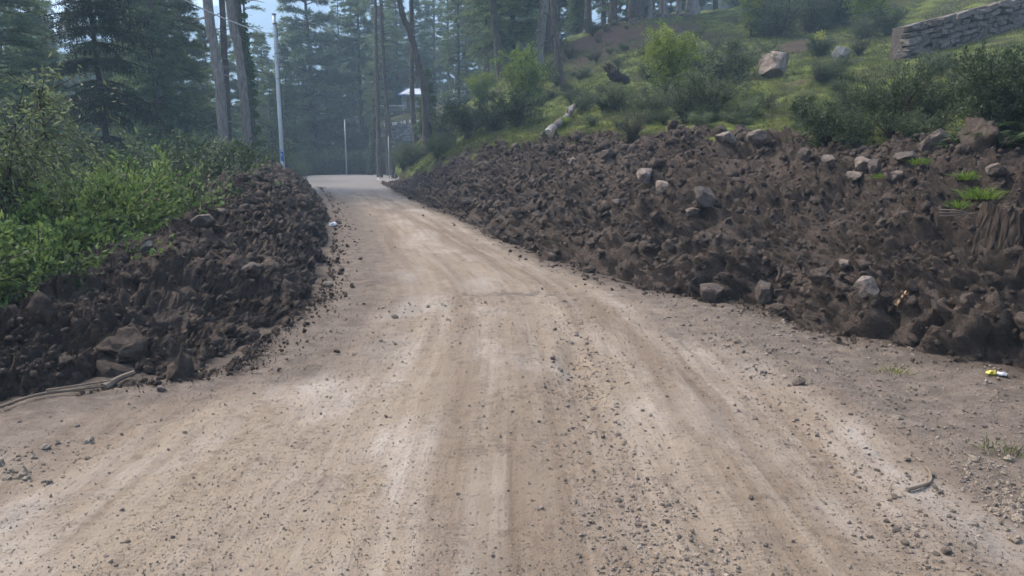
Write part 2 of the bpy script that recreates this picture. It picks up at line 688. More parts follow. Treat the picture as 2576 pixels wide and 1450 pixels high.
M['deadwood'] = m_rock('bleached_wood', (0.42, 0.40, 0.38), (0.27, 0.25, 0.235), 2.5, 0.85)
M['stumpwood'] = m_bark('stump_wood', (0.024, 0.018, 0.014), (0.058, 0.044, 0.034), 1.6, 0.1)
M['freshwood'] = m_bark('split_wood', (0.42, 0.28, 0.15), (0.30, 0.20, 0.11), 3)
M['drywood'] = m_plain('dry_branch', (0.175, 0.14, 0.108), 0.85, 0, 0.15, 0.35, 9)
M['needle'] = m_foliage('pine_needles', (0.105, 0.165, 0.070), (0.215, 0.290, 0.130), 0.45)
M['needle_b'] = m_foliage('blue_pine_needles', (0.108, 0.162, 0.085), (0.225, 0.295, 0.140), 0.45)
M['needle_d'] = m_foliage('cedar_needles', (0.018, 0.035, 0.022), (0.035, 0.058, 0.036), 0.15)
M['leaf_dark'] = m_foliage('dark_shrub_leaf', (0.040, 0.064, 0.028), (0.100, 0.135, 0.056), 0.25)
M['leaf_grey'] = m_foliage('grey_shrub_leaf', (0.095, 0.126, 0.065), (0.198, 0.233, 0.116), 0.25)
M['leaf_bright'] = m_foliage('bright_shrub_leaf', (0.105, 0.165, 0.046), (0.225, 0.300, 0.088), 0.42)
M['leaf_yellow'] = m_foliage('yellow_green_leaf', (0.198, 0.270, 0.046), (0.387, 0.437, 0.085), 0.4)
M['leaf_sap'] = m_foliage('sapling_leaf', (0.105, 0.140, 0.066), (0.235, 0.285, 0.140), 0.4)
M['leaf_flower'] = m_foliage('yellow_flower_leaf', (0.810, 0.720, 0.046), (0.810, 0.720, 0.093), 0.3)
M['ivy'] = m_foliage('ivy_leaf', (0.054, 0.109, 0.034), (0.124, 0.194, 0.062), 0.25)
M['fern'] = m_foliage('fern_leaf', (0.035, 0.062, 0.020), (0.080, 0.115, 0.036), 0.3)
M['grass_tuft'] = m_foliage('tuft_blade', (0.10, 0.17, 0.02), (0.20, 0.28, 0.05), 0.4)
M['dryweed'] = m_foliage('dry_weed', (0.30, 0.27, 0.16), (0.42, 0.38, 0.24), 0.3)
M['steel'] = m_plain('galvanised_steel', (0.42, 0.45, 0.48), 0.45, 0.35, 0.5, 0.25, 3)
M['steel_d'] = m_plain('dull_steel', (0.30, 0.32, 0.33), 0.55, 0.3, 0.4)
M['white'] = m_plain('white_paint', (0.78, 0.79, 0.80), 0.6, 0, 0.3, 0.12)
M['letter'] = m_plain('white_lettering', (0.72, 0.78, 0.85), 0.6, 0, 0.3, 0.05)
M['blue'] = m_plain('blue_paint', (0.025, 0.12, 0.30), 0.5, 0, 0.4, 0.2)
M['flag'] = m_plain('blue_cloth', (0.06, 0.22, 0.62), 0.8, 0, 0.1, 0.2)
M['roofwhite'] = m_plain('pale_roof_sheet', (0.40, 0.46, 0.54), 0.4, 0.1, 0.4, 0.1)
M['roofblue'] = m_plain('blue_roof_trim', (0.08, 0.16, 0.35), 0.5, 0, 0.3, 0.1)
M['plaster'] = m_plain('grey_plaster', (0.35, 0.36, 0.36), 0.8, 0, 0.2, 0.3)
M['red'] = m_plain('red_paint', (0.45, 0.03, 0.03), 0.6)
M['yellow'] = m_plain('yellow_plastic', (0.42, 0.36, 0.05), 0.4, 0, 0.5, 0.15)
M['yellowcloth'] = m_plain('yellow_cloth', (0.45, 0.36, 0.12), 0.8, 0, 0.1, 0.2)
M['foil'] = m_plain('silver_foil', (0.62, 0.63, 0.68), 0.3, 0.4, 0.6, 0.1)
M['paper'] = m_plain('white_paper', (0.70, 0.73, 0.78), 0.7, 0, 0.2, 0.08)
M['cable'] = m_plain('pale_cable', (0.50, 0.52, 0.54), 0.5, 0, 0.3, 0.1)
M['insul'] = m_plain('dark_iron', (0.06, 0.06, 0.065), 0.5, 0.4, 0.4, 0.1)


def m_road():
    t = NT('dirt_road')
    uv = t.n('ShaderNodeUVMap', uv_map='Road').outputs[0]
    ed = t.n('ShaderNodeUVMap', uv_map='Edge').outputs[0]
    se = t.n('ShaderNodeSeparateXYZ')
    t.set(se.inputs[0], ed)
    su = t.n('ShaderNodeSeparateXYZ')
    t.set(su.inputs[0], uv)
    dL, dR, v = se.outputs[0], se.outputs[1], su.outputs[1]
    p = t.pos()
    streak = t.noise(t.mapping(uv, (1.5, 0.10, 1)), 1.0, 4, 0.55, 0.25)
    streak2 = t.noise(t.mapping(uv, (5.5, 0.22, 1)), 1.0, 4, 0.6, 0.2)
    blot = t.noise(t.mapping(uv, (0.9, 0.45, 1)), 1.1, 5, 0.6, 0.4)
    fine = t.noise(p, 14, 6, 0.68)
    grit = t.noise(p, 75, 4, 0.7)
    col = t.mix(t.ramp(streak, 0.34, 0.62), (0.139, 0.108, 0.081), (0.203, 0.168, 0.130))
    col = t.mix(t.ramp(streak2, 0.47, 0.66, 0, 0.6), col, (0.240, 0.207, 0.170))
    # pale worn patches where the stone base shows, longest along the wheel tracks
    pale = t.math('MULTIPLY', t.ramp(blot, 0.47, 0.62), t.ramp(streak, 0.36, 0.58))
    col = t.mix(t.math('MULTIPLY', pale, t.ramp(fine, 0.3, 0.6, 0.2, 0.85)), col, (0.295, 0.271, 0.243))
    col = t.mix(t.ramp(t.noise(t.mapping(uv, (1.3, 0.6, 1)), 1.7, 4, 0.6, 0.3), 0.56, 0.72, 0, 0.55), col, (0.162, 0.141, 0.124))
    ridge = t.noise(t.mapping(uv, (9.0, 0.5, 1)), 1.0, 5, 0.7, 0.3)
    col = t.mix(t.ramp(ridge, 0.46, 0.68, 0, 0.6), col, t.mix(1.0, col, (0.74, 0.70, 0.67), 'MULTIPLY'))
    patchy = t.ramp(t.noise(p, 1.6, 4, 0.6), 0.38, 0.62)
    col = t.mix(t.math('MULTIPLY', t.ramp(fine, 0.46, 0.62, 0, 0.75), patchy), col, t.mix(1.0, col, (0.60, 0.58, 0.57), 'MULTIPLY'))
    stn = t.n('ShaderNodeTexVoronoi')
    t.set(stn.inputs['Vector'], p)
    stn.inputs['Scale'].default_value = 38
    ssp = t.n('ShaderNodeSeparateColor')
    t.set(ssp.inputs[0], stn.outputs['Color'])
    chip = t.math('MULTIPLY', t.ramp(stn.outputs['Distance'], 0.20, 0.34, 1, 0), t.ramp(ssp.outputs[0], 0.62, 0.66))
    col = t.mix(t.math('MULTIPLY', chip, t.math('ADD', t.math('MULTIPLY', patchy, 0.6), 0.2)), col, t.mix(ssp.outputs[1], (0.075, 0.068, 0.060), (0.213, 0.199, 0.184)))
    col = t.mix(t.ramp(grit, 0.58, 0.74, 0, 0.6), col, t.mix(1.0, col, (0.50, 0.50, 0.52), 'MULTIPLY'))
    col = t.mix(t.ramp(grit, 0.22, 0.38, 0.5, 0), col, t.mix(1.0, col, (1.25, 1.25, 1.27), 'MULTIPLY'))
    # earthy verges
    wob = t.math('MULTIPLY', t.math('SUBTRACT', t.noise(p, 1.1, 5, 0.65), 0.5), 1.5)
    vg = t.mix(t.ramp(t.noise(p, 5.5, 6, 0.7), 0.35, 0.65), (0.082, 0.067, 0.055), (0.138, 0.114, 0.095))
    vg = t.mix(t.ramp(grit, 0.5, 0.66, 0, 0.6), vg, (0.062, 0.052, 0.046))
    fR = t.ramp(t.math('ADD', dR, wob), 0.0, 1.0, 1, 0)
    fL = t.ramp(t.math('ADD', dL, t.math('MULTIPLY', wob, 0.7)), 0.35, 1.5, 1, 0)
    col = t.mix(fR, col, vg)
    col = t.mix(fL, col, vg)
    ft = t.n('ShaderNodeUVMap', uv_map='Foot').outputs[0]
    sf = t.n('ShaderNodeSeparateXYZ')
    t.set(sf.inputs[0], ft)
    spill = t.ramp(t.math('ADD', sf.outputs[0], t.math('MULTIPLY', t.math('SUBTRACT', t.noise(p, 3.2, 6, 0.75), 0.5), 1.3)), 0.0, 0.42, 0.9, 0)
    col = t.mix(spill, col, t.mix(t.ramp(grit, 0.4, 0.62), (0.079, 0.064, 0.053), (0.044, 0.036, 0.030)))
    hole_shade = t.ramp(t.math('ADD', sf.outputs[1], t.math('MULTIPLY', t.math('SUBTRACT', fine, 0.5), 0.9)), 0.35, 0.6, 0, 0.8)
    col = t.mix(hole_shade, col, (0.095, 0.081, 0.071))  # shade behind the lip, painted as a darker colour inside the hollow
    # faint tyre tread prints
    tread = t.math('SINE', t.math('MULTIPLY', v, 150.0))
    for u0, wd, v0, v1 in ((0.02, 0.075, 2.0, 9.5), (0.36, 0.06, 4.5, 10.0), (-1.30, 0.08, 1.0, 12.0), (1.25, 0.08, 1.0, 9.0)):
        bnd = t.ramp(t.math('ABSOLUTE', t.math('SUBTRACT', su.outputs[0], u0)), wd * 0.75, wd, 1, 0)
        rng = t.math('MULTIPLY', t.ramp(v, v0, v0 + 1.5), t.ramp(v, v1 - 1.5, v1, 1, 0))
        m_ = t.math('MULTIPLY', t.math('MULTIPLY', bnd, rng), t.ramp(t.noise(p, 2.4, 4, 0.6), 0.42, 0.58))
        col = t.mix(t.math('MULTIPLY', m_, t.ramp(tread, -0.4, 0.6, 0.25, 0.7)), col, t.mix(1.0, col, (0.70, 0.68, 0.66), 'MULTIPLY'))
    # sealed road further on, dusted with tracked-out soil
    asp = t.mix(t.ramp(t.noise(t.mapping(uv, (1.4, 0.12, 1)), 1.0, 4, 0.6), 0.4, 0.66, 0, 0.85), (0.158, 0.159, 0.164), (0.171, 0.151, 0.137))
    fa = t.ramp(t.math('ADD', v, t.math('MULTIPLY', t.math('SUBTRACT', streak, 0.5), 30)), 29, 42)
    col = t.mix(fa, col, asp)
    h = t.math('ADD', t.math('MULTIPLY', fine, 0.5), t.math('ADD', t.math('MULTIPLY', grit, 0.22), t.math('MULTIPLY', chip, 0.25)))
    nrm = t.bump(t.math('ADD', streak2, t.math('MULTIPLY', blot, 0.5)), 0.35, 0.05)
    nrm = t.bump(h, 0.8, 0.035, nrm)
    return t.finish(col, 0.93, nrm, 0.15)


def m_hill():
    t = NT('grassy_slope')
    p = t.pos()
    mk = t.n('ShaderNodeUVMap', uv_map='Bare').outputs[0]
    sx = t.n('ShaderNodeSeparateXYZ')
    t.set(sx.inputs[0], mk)
    a = t.noise(p, 0.35, 5, 0.6, 0.4)
    b = t.noise(p, 1.6, 6, 0.72)
    c = t.noise(p, 14, 5, 0.7)
    col = t.mix(t.ramp(b, 0.36, 0.62), (0.036, 0.050, 0.016), (0.140, 0.168, 0.040))
    col = t.mix(t.ramp(a, 0.46, 0.60, 0, 0.75), col, (0.050, 0.050, 0.028))
    col = t.mix(t.ramp(c, 0.50, 0.72, 0, 0.75), col, (0.030, 0.032, 0.018))
    bare = t.ramp(t.math('ADD', sx.outputs[0], t.math('MULTIPLY', t.math('SUBTRACT', b, 0.5), 1.6)), 0.38, 0.62)
    col = t.mix(bare, col, t.mix(c, (0.050, 0.036, 0.028), (0.110, 0.082, 0.066)))
    nrm = t.bump(b, 0.9, 0.3)
    nrm = t.bump(c, 0.9, 0.08, nrm)
    return t.finish(col, 0.95, nrm, 0.1)


def m_grass():
    t = NT('grass_blade')
    p = t.pos()
    b = t.noise(p, 1.6, 6, 0.72)
    a = t.noise(p, 0.35, 5, 0.6, 0.4)
    c1 = t.mix(t.ramp(b, 0.38, 0.62), (0.052, 0.072, 0.022), (0.195, 0.222, 0.050))
    c1 = t.mix(t.ramp(a, 0.46, 0.60, 0, 0.65), c1, (0.050, 0.058, 0.026))
    col = t.mix(t.ramp(t.island(), 0, 1, 0, 0.5), c1, (0.14, 0.14, 0.06))
    return t.finish(col, 0.7, None, 0.2, 0, 0.3)


def m_floor():
    t = NT('forest_litter')
    p = t.pos()
    b = t.noise(p, 2.2, 6, 0.7)
    col = t.mix(t.ramp(b, 0.35, 0.65), (0.030, 0.034, 0.018), (0.055, 0.058, 0.026))
    return t.finish(col, 0.95, t.bump(b, 0.8, 0.2), 0.1)


def m_mountain():
    t = NT('wooded_mountain')
    p = t.pos()
    b = t.noise(p, 0.12, 6, 0.7)
    col = t.mix(t.ramp(b, 0.35, 0.65), (0.030, 0.050, 0.034), (0.055, 0.075, 0.050))
    return t.finish(col, 0.95, None, 0.1)


def m_masonry():
    t = NT('rubble_masonry')
    oc = t.objco()
    vo = t.n('ShaderNodeTexVoronoi')
    vo.feature = 'DISTANCE_TO_EDGE'
    t.set(vo.inputs['Vector'], t.mapping(oc, (2.6, 2.6, 4.0)))
    vo.inputs['Scale'].default_value = 1.2
    v2 = t.n('ShaderNodeTexVoronoi')
    t.set(v2.inputs['Vector'], t.mapping(oc, (2.6, 2.6, 4.0)))
    v2.inputs['Scale'].default_value = 1.2
    j = t.ramp(vo.outputs['Distance'], 0.0, 0.10)
    sp = t.n('ShaderNodeSeparateColor')
    t.set(sp.inputs[0], v2.outputs['Color'])
    st = t.mix(sp.outputs[0], (0.09, 0.09, 0.092), (0.26, 0.26, 0.26))
    return t.finish(t.mix(j, (0.07, 0.07, 0.068), st), 0.9, t.bump(j, 0.8, 0.08), 0.2)


M['grass'] = m_grass()
M['road'], M['hill'], M['floor'], M['mount'], M['masonry'] = m_road(), m_hill(), m_floor(), m_mountain(), m_masonry()

# ------------------------------------------------------------------ setting: road, hillside, forest floor, mountain
ys = np.r_[np.linspace(-12, 0.6, 26), np.sort(np.r_[np.geomspace(0.75, 82, 720), np.linspace(8.42, 9.05, 34), np.linspace(7.6, 8.1, 10)])]
NC = 170
_cy = np.linspace(-14, 90, 1041)
_cm = np.where(_cy < 9.5, -0.25, 0.5 * (xL(_cy) + xR(_cy)))
_kn = np.exp(-0.5 * (np.arange(-40, 41) / 16.0) ** 2)
_cm = np.convolve(np.pad(_cm, 40, 'edge'), _kn / _kn.sum(), 'valid')
rows, uvr, uve, uvf = [], [], [], []
for y in ys:
    a, b = float(xL(y)) - 0.9, float(xR(y)) + 0.9
    x = np.linspace(a, b, NC)
    rows.append(np.stack([x, np.full(NC, y), np.zeros(NC)], 1))
    cx = float(np.interp(y, _cy, _cm))
    uvr.append(np.stack([x - cx, np.full(NC, y)], 1))
    # verge inner line on the right: 1550,740 .. 2000,960 .. 2576,1290 in the view
    vin = float(np.interp(y, (0, 3.4, 5.2, 8.7, 12, 20, 40), (2.1, 2.34, 2.0, 1.25, float(xR(12)) - 0.35, float(xR(20)) - 0.3, float(xR(40)))))
    uvf.append(np.minimum(x - float(xL(y)) + np.clip(0.10 + 0.014 * y, 0.1, 0.6), float(xR(y)) - x))
    uve.append(np.stack([x - float(xL(y)), vin - x + 0.5], 1))
V = np.vstack(rows)
uvr, uve, uvf = np.vstack(uvr), np.vstack(uve), np.concatenate(uvf)
q = np.stack([uvr[:, 0] * 1.6, uvr[:, 1] * 0.16, np.zeros(len(V))], 1)
near = np.clip(1.2 - V[:, 1] / 38, 0.03, 1)
V[:, 2] += 0.045 * fbm(q, 4, 21) * near
V[:, 2] += 0.016 * fbm(np.stack([uvr[:, 0] * 7, uvr[:, 1] * 0.45, np.zeros(len(V))], 1), 3, 25) * near
V[:, 2] += 0.017 * fbm(V * np.array((6, 6, 1)), 4, 22) * near
edge = np.clip(1 - np.minimum(uve[:, 0], 9) / 0.9, 0, 1) + np.clip(0.6 - uve[:, 1], 0, 1) * 0.7
V[:, 2] += edge * 0.03 * fbm(V * np.array((9, 9, 1)), 4, 23)
# shallow washed-out hollow across the carriageway
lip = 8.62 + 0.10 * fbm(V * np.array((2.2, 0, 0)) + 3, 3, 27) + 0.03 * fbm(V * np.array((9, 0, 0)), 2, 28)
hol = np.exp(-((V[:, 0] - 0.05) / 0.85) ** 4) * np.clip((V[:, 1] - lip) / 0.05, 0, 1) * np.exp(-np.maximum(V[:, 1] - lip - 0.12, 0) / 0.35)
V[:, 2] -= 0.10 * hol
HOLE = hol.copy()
V[:, 2] -= 0.045 * np.exp(-((V[:, 0] + 0.55) / 0.22) ** 2) * np.exp(-((V[:, 1] - 8.0) / 0.35) ** 2)
# gully washed along the right wheel track
gx = np.interp(V[:, 1], (3.0, 5.0, 7.3), (0.62, 0.55, 0.50)) + 0.08 * np.sin(V[:, 1] * 2.1)
V[:, 2] -= 0.05 * np.exp(-((V[:, 0] - gx) / 0.13) ** 2) * np.clip((V[:, 1] - 4.2) / 1.0, 0, 1) * np.clip((7.6 - V[:, 1]) / 0.6, 0, 1)
ROADV = V.copy()
g = Geo()
g.add(V, grid_faces(len(ys), NC))
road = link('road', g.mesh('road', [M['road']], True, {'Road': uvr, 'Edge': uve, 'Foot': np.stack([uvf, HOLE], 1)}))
tag(road, kind='structure')

ry = np.r_[-12.0, ys]


def road_z(x, y):
    """height of the road sheet at points, nearest grid vertex"""
    i = np.clip(np.searchsorted(ys, y), 0, len(ys) - 1)
    a, b = xL(ys[i]) - 0.9, xR(ys[i]) + 0.9
    j = np.clip(np.round((x - a) / (b - a) * (NC - 1)), 0, NC - 1).astype(int)
    return ROADV[i * NC + j, 2]


hy = np.r_[np.linspace(-12, 2, 12), np.geomspace(2.6, 82.5, 200)]
hc = np.r_[0.0, np.cumsum(np.geomspace(0.10, 3.0, 200))]
rows = []
for y in hy:
    x0 = float(xT(y)) - 0.45 + 0.35 * float(fbm(np.array([[y * 1.3, 0.5, 0.5]]), 3, 61)[0])
    k = (170.0 - x0) / hc[-1] if y < 86 else (200 - x0) / hc[-1]
    rows.append(np.stack([x0 + hc * k * (0.35 + 0.65 * hc / hc[-1]), np.full(len(hc), y)], 1))
XY = np.vstack(rows)
Z = hill(XY[:, 0], XY[:, 1])
dT = XY[:, 0] - xT(XY[:, 1])
P3 = np.stack([XY[:, 0], XY[:, 1], np.zeros(len(XY))], 1)
g = Geo()
Z = Z + np.where((dT < 0) & (XY[:, 1] < 80), dT * 1.1 - 0.03, 0)
g.add(np.stack([XY[:, 0], XY[:, 1], Z], 1), grid_faces(len(hy), len(hc)))
HV = np.stack([XY[:, 0], XY[:, 1], Z], 1)
bare = np.zeros(len(HV))
for px, py, rr0, ww in ((1540, 90, 4.5, .9), (1600, 85, 4.5, .9), (1660, 110, 3.5, .7), (1500, 130, 4, .6), (1740, 95, 3, .5), (2010, 120, 2.5, .7), (2060, 190, 1.8, .5), (1560, 330, 1.0, .6), (1620, 340, .9, .6), (1450, 190, 4, .4)):
    c_ = hit(px, py)
    bare = np.maximum(bare, ww * np.exp(-(((HV[:, 0] - c_[0]) ** 2 + (HV[:, 1] - c_[1]) ** 2) / rr0 ** 2)))
BARE_PTS = [(hit(px, py), rr0) for px, py, rr0 in ((1540, 90, 4.5), (1600, 85, 4.5), (1660, 110, 3.5), (1500, 130, 4), (2010, 120, 2.5))]
tag(link('hillside', g.mesh('hillside', [M['hill']], True, {'Bare': np.stack([bare, bare], 1)})), kind='structure')

ty, tx = np.geomspace(80.6, 300, 90), np.r_[np.linspace(-175, -45, 40), np.linspace(-42, 25, 90), np.linspace(28, 205, 50)]
TX_, TY_ = np.meshgrid(tx, ty)
TZ_ = hill(TX_.ravel(), TY_.ravel()) - 0.25 * ((TX_.ravel() > 9) & (TY_.ravel() < 82.5))
g = Geo()
g.add(np.stack([TX_.ravel(), TY_.ravel(), TZ_], 1), grid_faces(len(ty), len(tx)))
tag(link('forest_slope', g.mesh('forest_slope', [M['floor']], True)), kind='structure')

fy = np.r_[np.linspace(-12, 2, 8), np.geomspace(2.6, 88, 90)]
fc = np.r_[0.0, np.cumsum(np.geomspace(0.12, 5.0, 80))]
rows = []
for y in fy:
    x0 = float(xL(y)) + 0.5
    x = x0 - fc * (x0 + 170) / fc[-1] * (0.5 + 0.5 * fc / fc[-1])
    rows.append(np.stack([x, np.full(len(fc), y), left_z(x, np.full(len(fc), y)) - 0.03], 1))
g = Geo()
g.add(np.vstack(rows), grid_faces(len(fy), len(fc))[:, ::-1])
tag(link('forest_ground', g.mesh('forest_ground', [M['floor']], True)), kind='structure')

MK = 3.2
mx = np.linspace(-420, 420, 130) * MK
gb = np.stack(np.meshgrid(np.linspace(-175, 90, 60), np.linspace(55, 110, 30)), -1).reshape(-1, 2)
g = Geo()
g.add(np.stack([gb[:, 0], gb[:, 1], -0.22 + 0.06 * fbm(np.stack([gb[:, 0], gb[:, 1], 0 * gb[:, 0]], 1) * .2, 2, 5)], 1), grid_faces(30, 60))
tag(link('ground', g.mesh('ground', [M['floor']], True)), kind='structure')
mt = np.linspace(0, 1, 40)
rl_x = MK * np.array((-420, -250, -180, -130, -88, -60, -25, 40, 120, 420))
rl_z = MK * np.array((32, 38, 46, 57, 63, 64, 64.5, 65, 65, 65.0))
rows = []
for k in mt:
    top = np.interp(mx, rl_x, rl_z)
    zz = -4 + (top + 4) * np.minimum(1, k * 1.25) - np.maximum(0, k - 0.8) * 60 * MK
    rows.append(np.stack([mx, MK * (225 + 95 * k) + 0 * mx, zz], 1))
MV = np.vstack(rows)
MV[:, 2] += 5.0 * fbm(MV * 0.022, 5, 41) * np.clip((MV[:, 2] + 4) / 20, 0, 1)
g = Geo()
g.add(MV, grid_faces(len(mt), len(mx)))
tag(link('mountain', g.mesh('mountain', [M['mount']], True)), kind='structure')

# air
hz = NT('mountain_haze')
pv = hz.n('ShaderNodeVolumePrincipled')
pv.inputs['Color'].default_value = (*HAZE_COLOR, 1)
pv.inputs['Density'].default_value = HAZE_DENSITY
pv.inputs['Anisotropy'].default_value = 0.0
hz.t.links.new(pv.outputs[0], hz.out.inputs['Volume'])
g = Geo()
g.add(*box((0, 500, 103), (2900, 1200, 222)))
tag(link('haze', g.mesh('haze', [hz.m])), kind='stuff')

# ------------------------------------------------------------------ heaps of dug soil
CLODS = [rock_shape(100 + k, 2, 1, 0.55, (1, 0.85, 0.75), 0.55) for k in range(10)]
CRUMBS = [rock_shape(120 + k, 1, 2, 0.4, (1, 0.8, 0.65), 0.5) for k in range(12)]
BIGCLODS = [rock_shape(140 + k, 3, 5, 0.45, (1, 0.85, 0.7), 0.5) for k in range(9)]
PEBBLES = [rock_shape(200 + k, 1, 5, 0.1, (1, 0.8, 0.55), 0.2) for k in range(8)]
BIGCLOD_ME = []
for k, (v, f) in enumerate(BIGCLODS):
    g = Geo()
    g.add(v, f)
    BIGCLOD_ME.append(g.mesh('clod', [M['clod']], True))


def chunky(P, N, amp, seed):
    wv = P + 0.30 * np.stack([vnoise(P * 1.7, seed + 50), vnoise(P * 1.7, seed + 51), vnoise(P * 1.7, seed + 52)], 1)
    wv = wv + 0.07 * np.stack([vnoise(P * 7, seed + 53), vnoise(P * 7, seed + 54), vnoise(P * 7, seed + 55)], 1)
    mk = np.clip(fbm(P * np.array((0.8, 0.8, 1.4)), 3, seed + 33) * 2.6 + 1.0, 0, 1)     # 0 = sheared smooth face, 1 = crumbly
    h = 0.26 * fbm(P * 0.75, 3, seed + 30) + 0.10 * (1 - 2 * np.abs(fbm(P * 1.6, 2, seed + 35)))
    for f, am, sd, sharp, keep in ((1.5, 0.21, 0, 0.13, 0.8), (4.2, 0.12, 9, 0.18, 0.25), (10.0, 0.098, 19, 0.25, 0.12), (21.0, 0.050, 29, 0.3, 0.08)):
        a1, a2, c1 = worley(wv * f, seed + sd)
        w = np.clip((a2 - a1) / sharp, 0, 1)
        w = w * w * (3 - 2 * w)
        h = h + am * (w * (0.3 + 0.7 * c1) - 0.4) * (keep + (1 - keep) * mk)
    h = h + (0.04 * (1 - 2 * np.abs(fbm(P * 9, 3, seed + 40))) + 0.02 * fbm(P * 30, 2, seed + 44)) * (0.3 + 0.7 * mk)
    h = h - h.mean() - 0.02
    J = np.stack([fbm(P * 6, 2, seed + 60), fbm(P * 6, 2, seed + 61), fbm(P * 6, 2, seed + 62)], 1) * 0.035
    return P + N * (h * amp)[:, None] + J


def resample_by_depth(P, n, lo):
    seg = np.linalg.norm(np.diff(P, axis=0), axis=1)
    w = seg / np.maximum(P[:-1, 1], lo)
    c = np.r_[0, np.cumsum(w)]
    return np.interp(np.linspace(0, c[-1], n), c, np.arange(len(P)))


def grid_normals(G):
    du = np.gradient(G, axis=0)
    dv = np.gradient(G, axis=1)
    n = norm(np.cross(dv, du))
    n[n[..., 2] < 0] *= -1
    return n


def heap(name, label, cat, rowfn, A, B, nrow, ts, seed, amp, mat, n_clod, n_small, clod_rng, lo=3.0, y_min=1.5):
    idx = resample_by_depth(A, nrow, lo)
    i0 = np.arange(len(A))
    a = np.stack([np.interp(idx, i0, A[:, k]) for k in range(3)], 1)
    b = np.stack([np.interp(idx, i0, B[:, k]) for k in range(3)], 1)
    G = rowfn(a, b, ts)
    Nn = grid_normals(G).reshape(-1, 3)
    taper = np.clip((1 - (np.arange(nrow) / nrow - 0.90) / 0.10), 0.25, 1)
    V = chunky(G.reshape(-1, 3), Nn, amp, seed)
    V = G.reshape(-1, 3) + (V - G.reshape(-1, 3)) * np.repeat(taper, len(ts))[:, None]
    root = empty(name, tuple(a[nrow // 3]), label, cat)
    bpy.context.view_layer.update()
    org = np.array(root.location)
    gg = Geo()
    gg.add(V - org, grid_faces(nrow, len(ts)))
    link('soil', gg.mesh('soil', [mat], True), root)
    r = np.random.RandomState(seed)
    ok = np.nonzero((V[:, 1] > y_min) & (V[:, 2] > -0.05))[0]
    # loose small clods, joined
    wgt = np.tile(np.abs(np.gradient(ts)), nrow)[ok]
    gg = Geo()
    for shp, nn_, s0, ex, smax in ((CRUMBS, int(n_small * 2.6), 0.011, 0.55, 0.048), (CLODS, n_small // 3, 0.022, 0.5, 0.075)):
        pick = r.choice(ok, nn_, p=wgt / wgt.sum())
        depth = np.maximum(V[pick, 1], 3)
        size = np.clip(s0 * np.exp(r.exponential(ex, nn_)), s0, smax) * np.clip(depth / 8, 0.8, 1.9)
        scatter_into(gg, shp, V[pick] + Nn[pick] * (size * 0.08)[:, None] + r.normal(size=(nn_, 3)) * 0.012 - org, size, r)
    tag(link('loose_crumbs', gg.mesh('loose_crumbs', [M['clod']], True), root), kind='stuff')
    pick = r.choice(ok, n_clod, p=wgt / wgt.sum())
    tt = np.tile(ts, nrow)
    foot = ok[(tt[ok] > 0.0) & (tt[ok] < 0.17)]
    wf = np.tile(np.abs(np.gradient(ts)), nrow)[foot]
    pick[:n_clod // 3] = r.choice(foot, n_clod // 3, p=wf / wf.sum())
    for q, p in enumerate(pick):
        s = float(np.clip(clod_rng[0] * math.exp(r.exponential(0.45)), clod_rng[0], clod_rng[1])) * (1.8 if q < n_clod // 3 else 2.3 if q < n_clod // 3 + 26 else 1)
        c = link('clod', BIGCLOD_ME[r.randint(len(BIGCLOD_ME))], root, V[p] + Nn[p] * s * 0.05 - org)
        c.rotation_euler = r.uniform(0, 6.28, 3)
        c.scale = s * r.uniform(0.75, 1.25, 3)
    return root, V, Nn


def bank_rows(a, b, ts):
    prof = ts + 0.17 * np.exp(-((ts - 0.09) / 0.055) ** 2) - 0.12 * np.exp(-((ts - 0.26) / 0.09) ** 2) + 0.06 * np.sin(ts * np.pi)
    prof = np.where(ts < 0, ts * 2.2, prof)
    G = a[:, None] + (b - a)[:, None] * ts[None, :, None]
    hgt = b[:, 2] - a[:, 2]
    near_x = np.clip(hgt / 1.7, 0.2, 1.15)
    G[..., 2] = a[:, None, 2] + hgt[:, None] * (ts[None] + (prof - ts)[None] * near_x[:, None])
    return G


def pile_rows(a, b, ts):
    G = np.empty((len(a), len(ts), 3))
    for j, t in enumerate(ts):
        if t <= 0.5:
            k = 2 * t
            G[:, j] = a + (b - a) * k
            zz = b[:, 2] * (np.sin(np.pi / 2 * max(k, 0)) ** 0.8 if k > 0 else k * 2)
        else:
            k = 2 * t - 1
            G[:, j] = b + (b - a) * k * 1.1
            zz = b[:, 2] - (b[:, 2] + 0.9) * k ** 1.4
        G[:, j, 2] = zz
    return G


bank, BANKV, BANKN = heap('earth_bank', 'high bank of raw dark brown soil cut along the right side of the road', 'earth bank', bank_rows,
                          _rf[20:], _rt[20:], 920, np.linspace(-0.07, 1.06, 205), 301, 1.0, M['soil'], 290, 9000, (0.04, 0.13))
_sh = np.array((-1.0, 0, 0)) * np.clip(0.10 + 0.014 * _lf[20:, 1:2], 0.1, 0.6)
pile, PILEV, PILEN = heap('dirt_pile', 'long heap of freshly dug brown soil lining the left edge of the road', 'dirt pile', pile_rows,
                          _lf[20:] + _sh, _lc[20:] + _sh * 0.6, 900, np.r_[np.linspace(-0.04, 0.55, 170), np.linspace(0.57, 1.0, 24)], 402, 0.85, M['soil_l'], 280, 6000, (0.035, 0.11), 3.0, 2.5)

# ------------------------------------------------------------------ rocks and boulders
ROCK_ME = {}
for mk in ('rock', 'rock_d', 'rock_b'):
    for k in range(7):
        v, f = rock_shape(500 + k, 4, 22, 0.09, (1, 0.85, 0.8), 0.3)
        g = Geo()
        g.add(v, f)
        ROCK_ME[mk, k] = g.mesh('boulder', [M[mk]])

BKD = BANKV[:, 1]


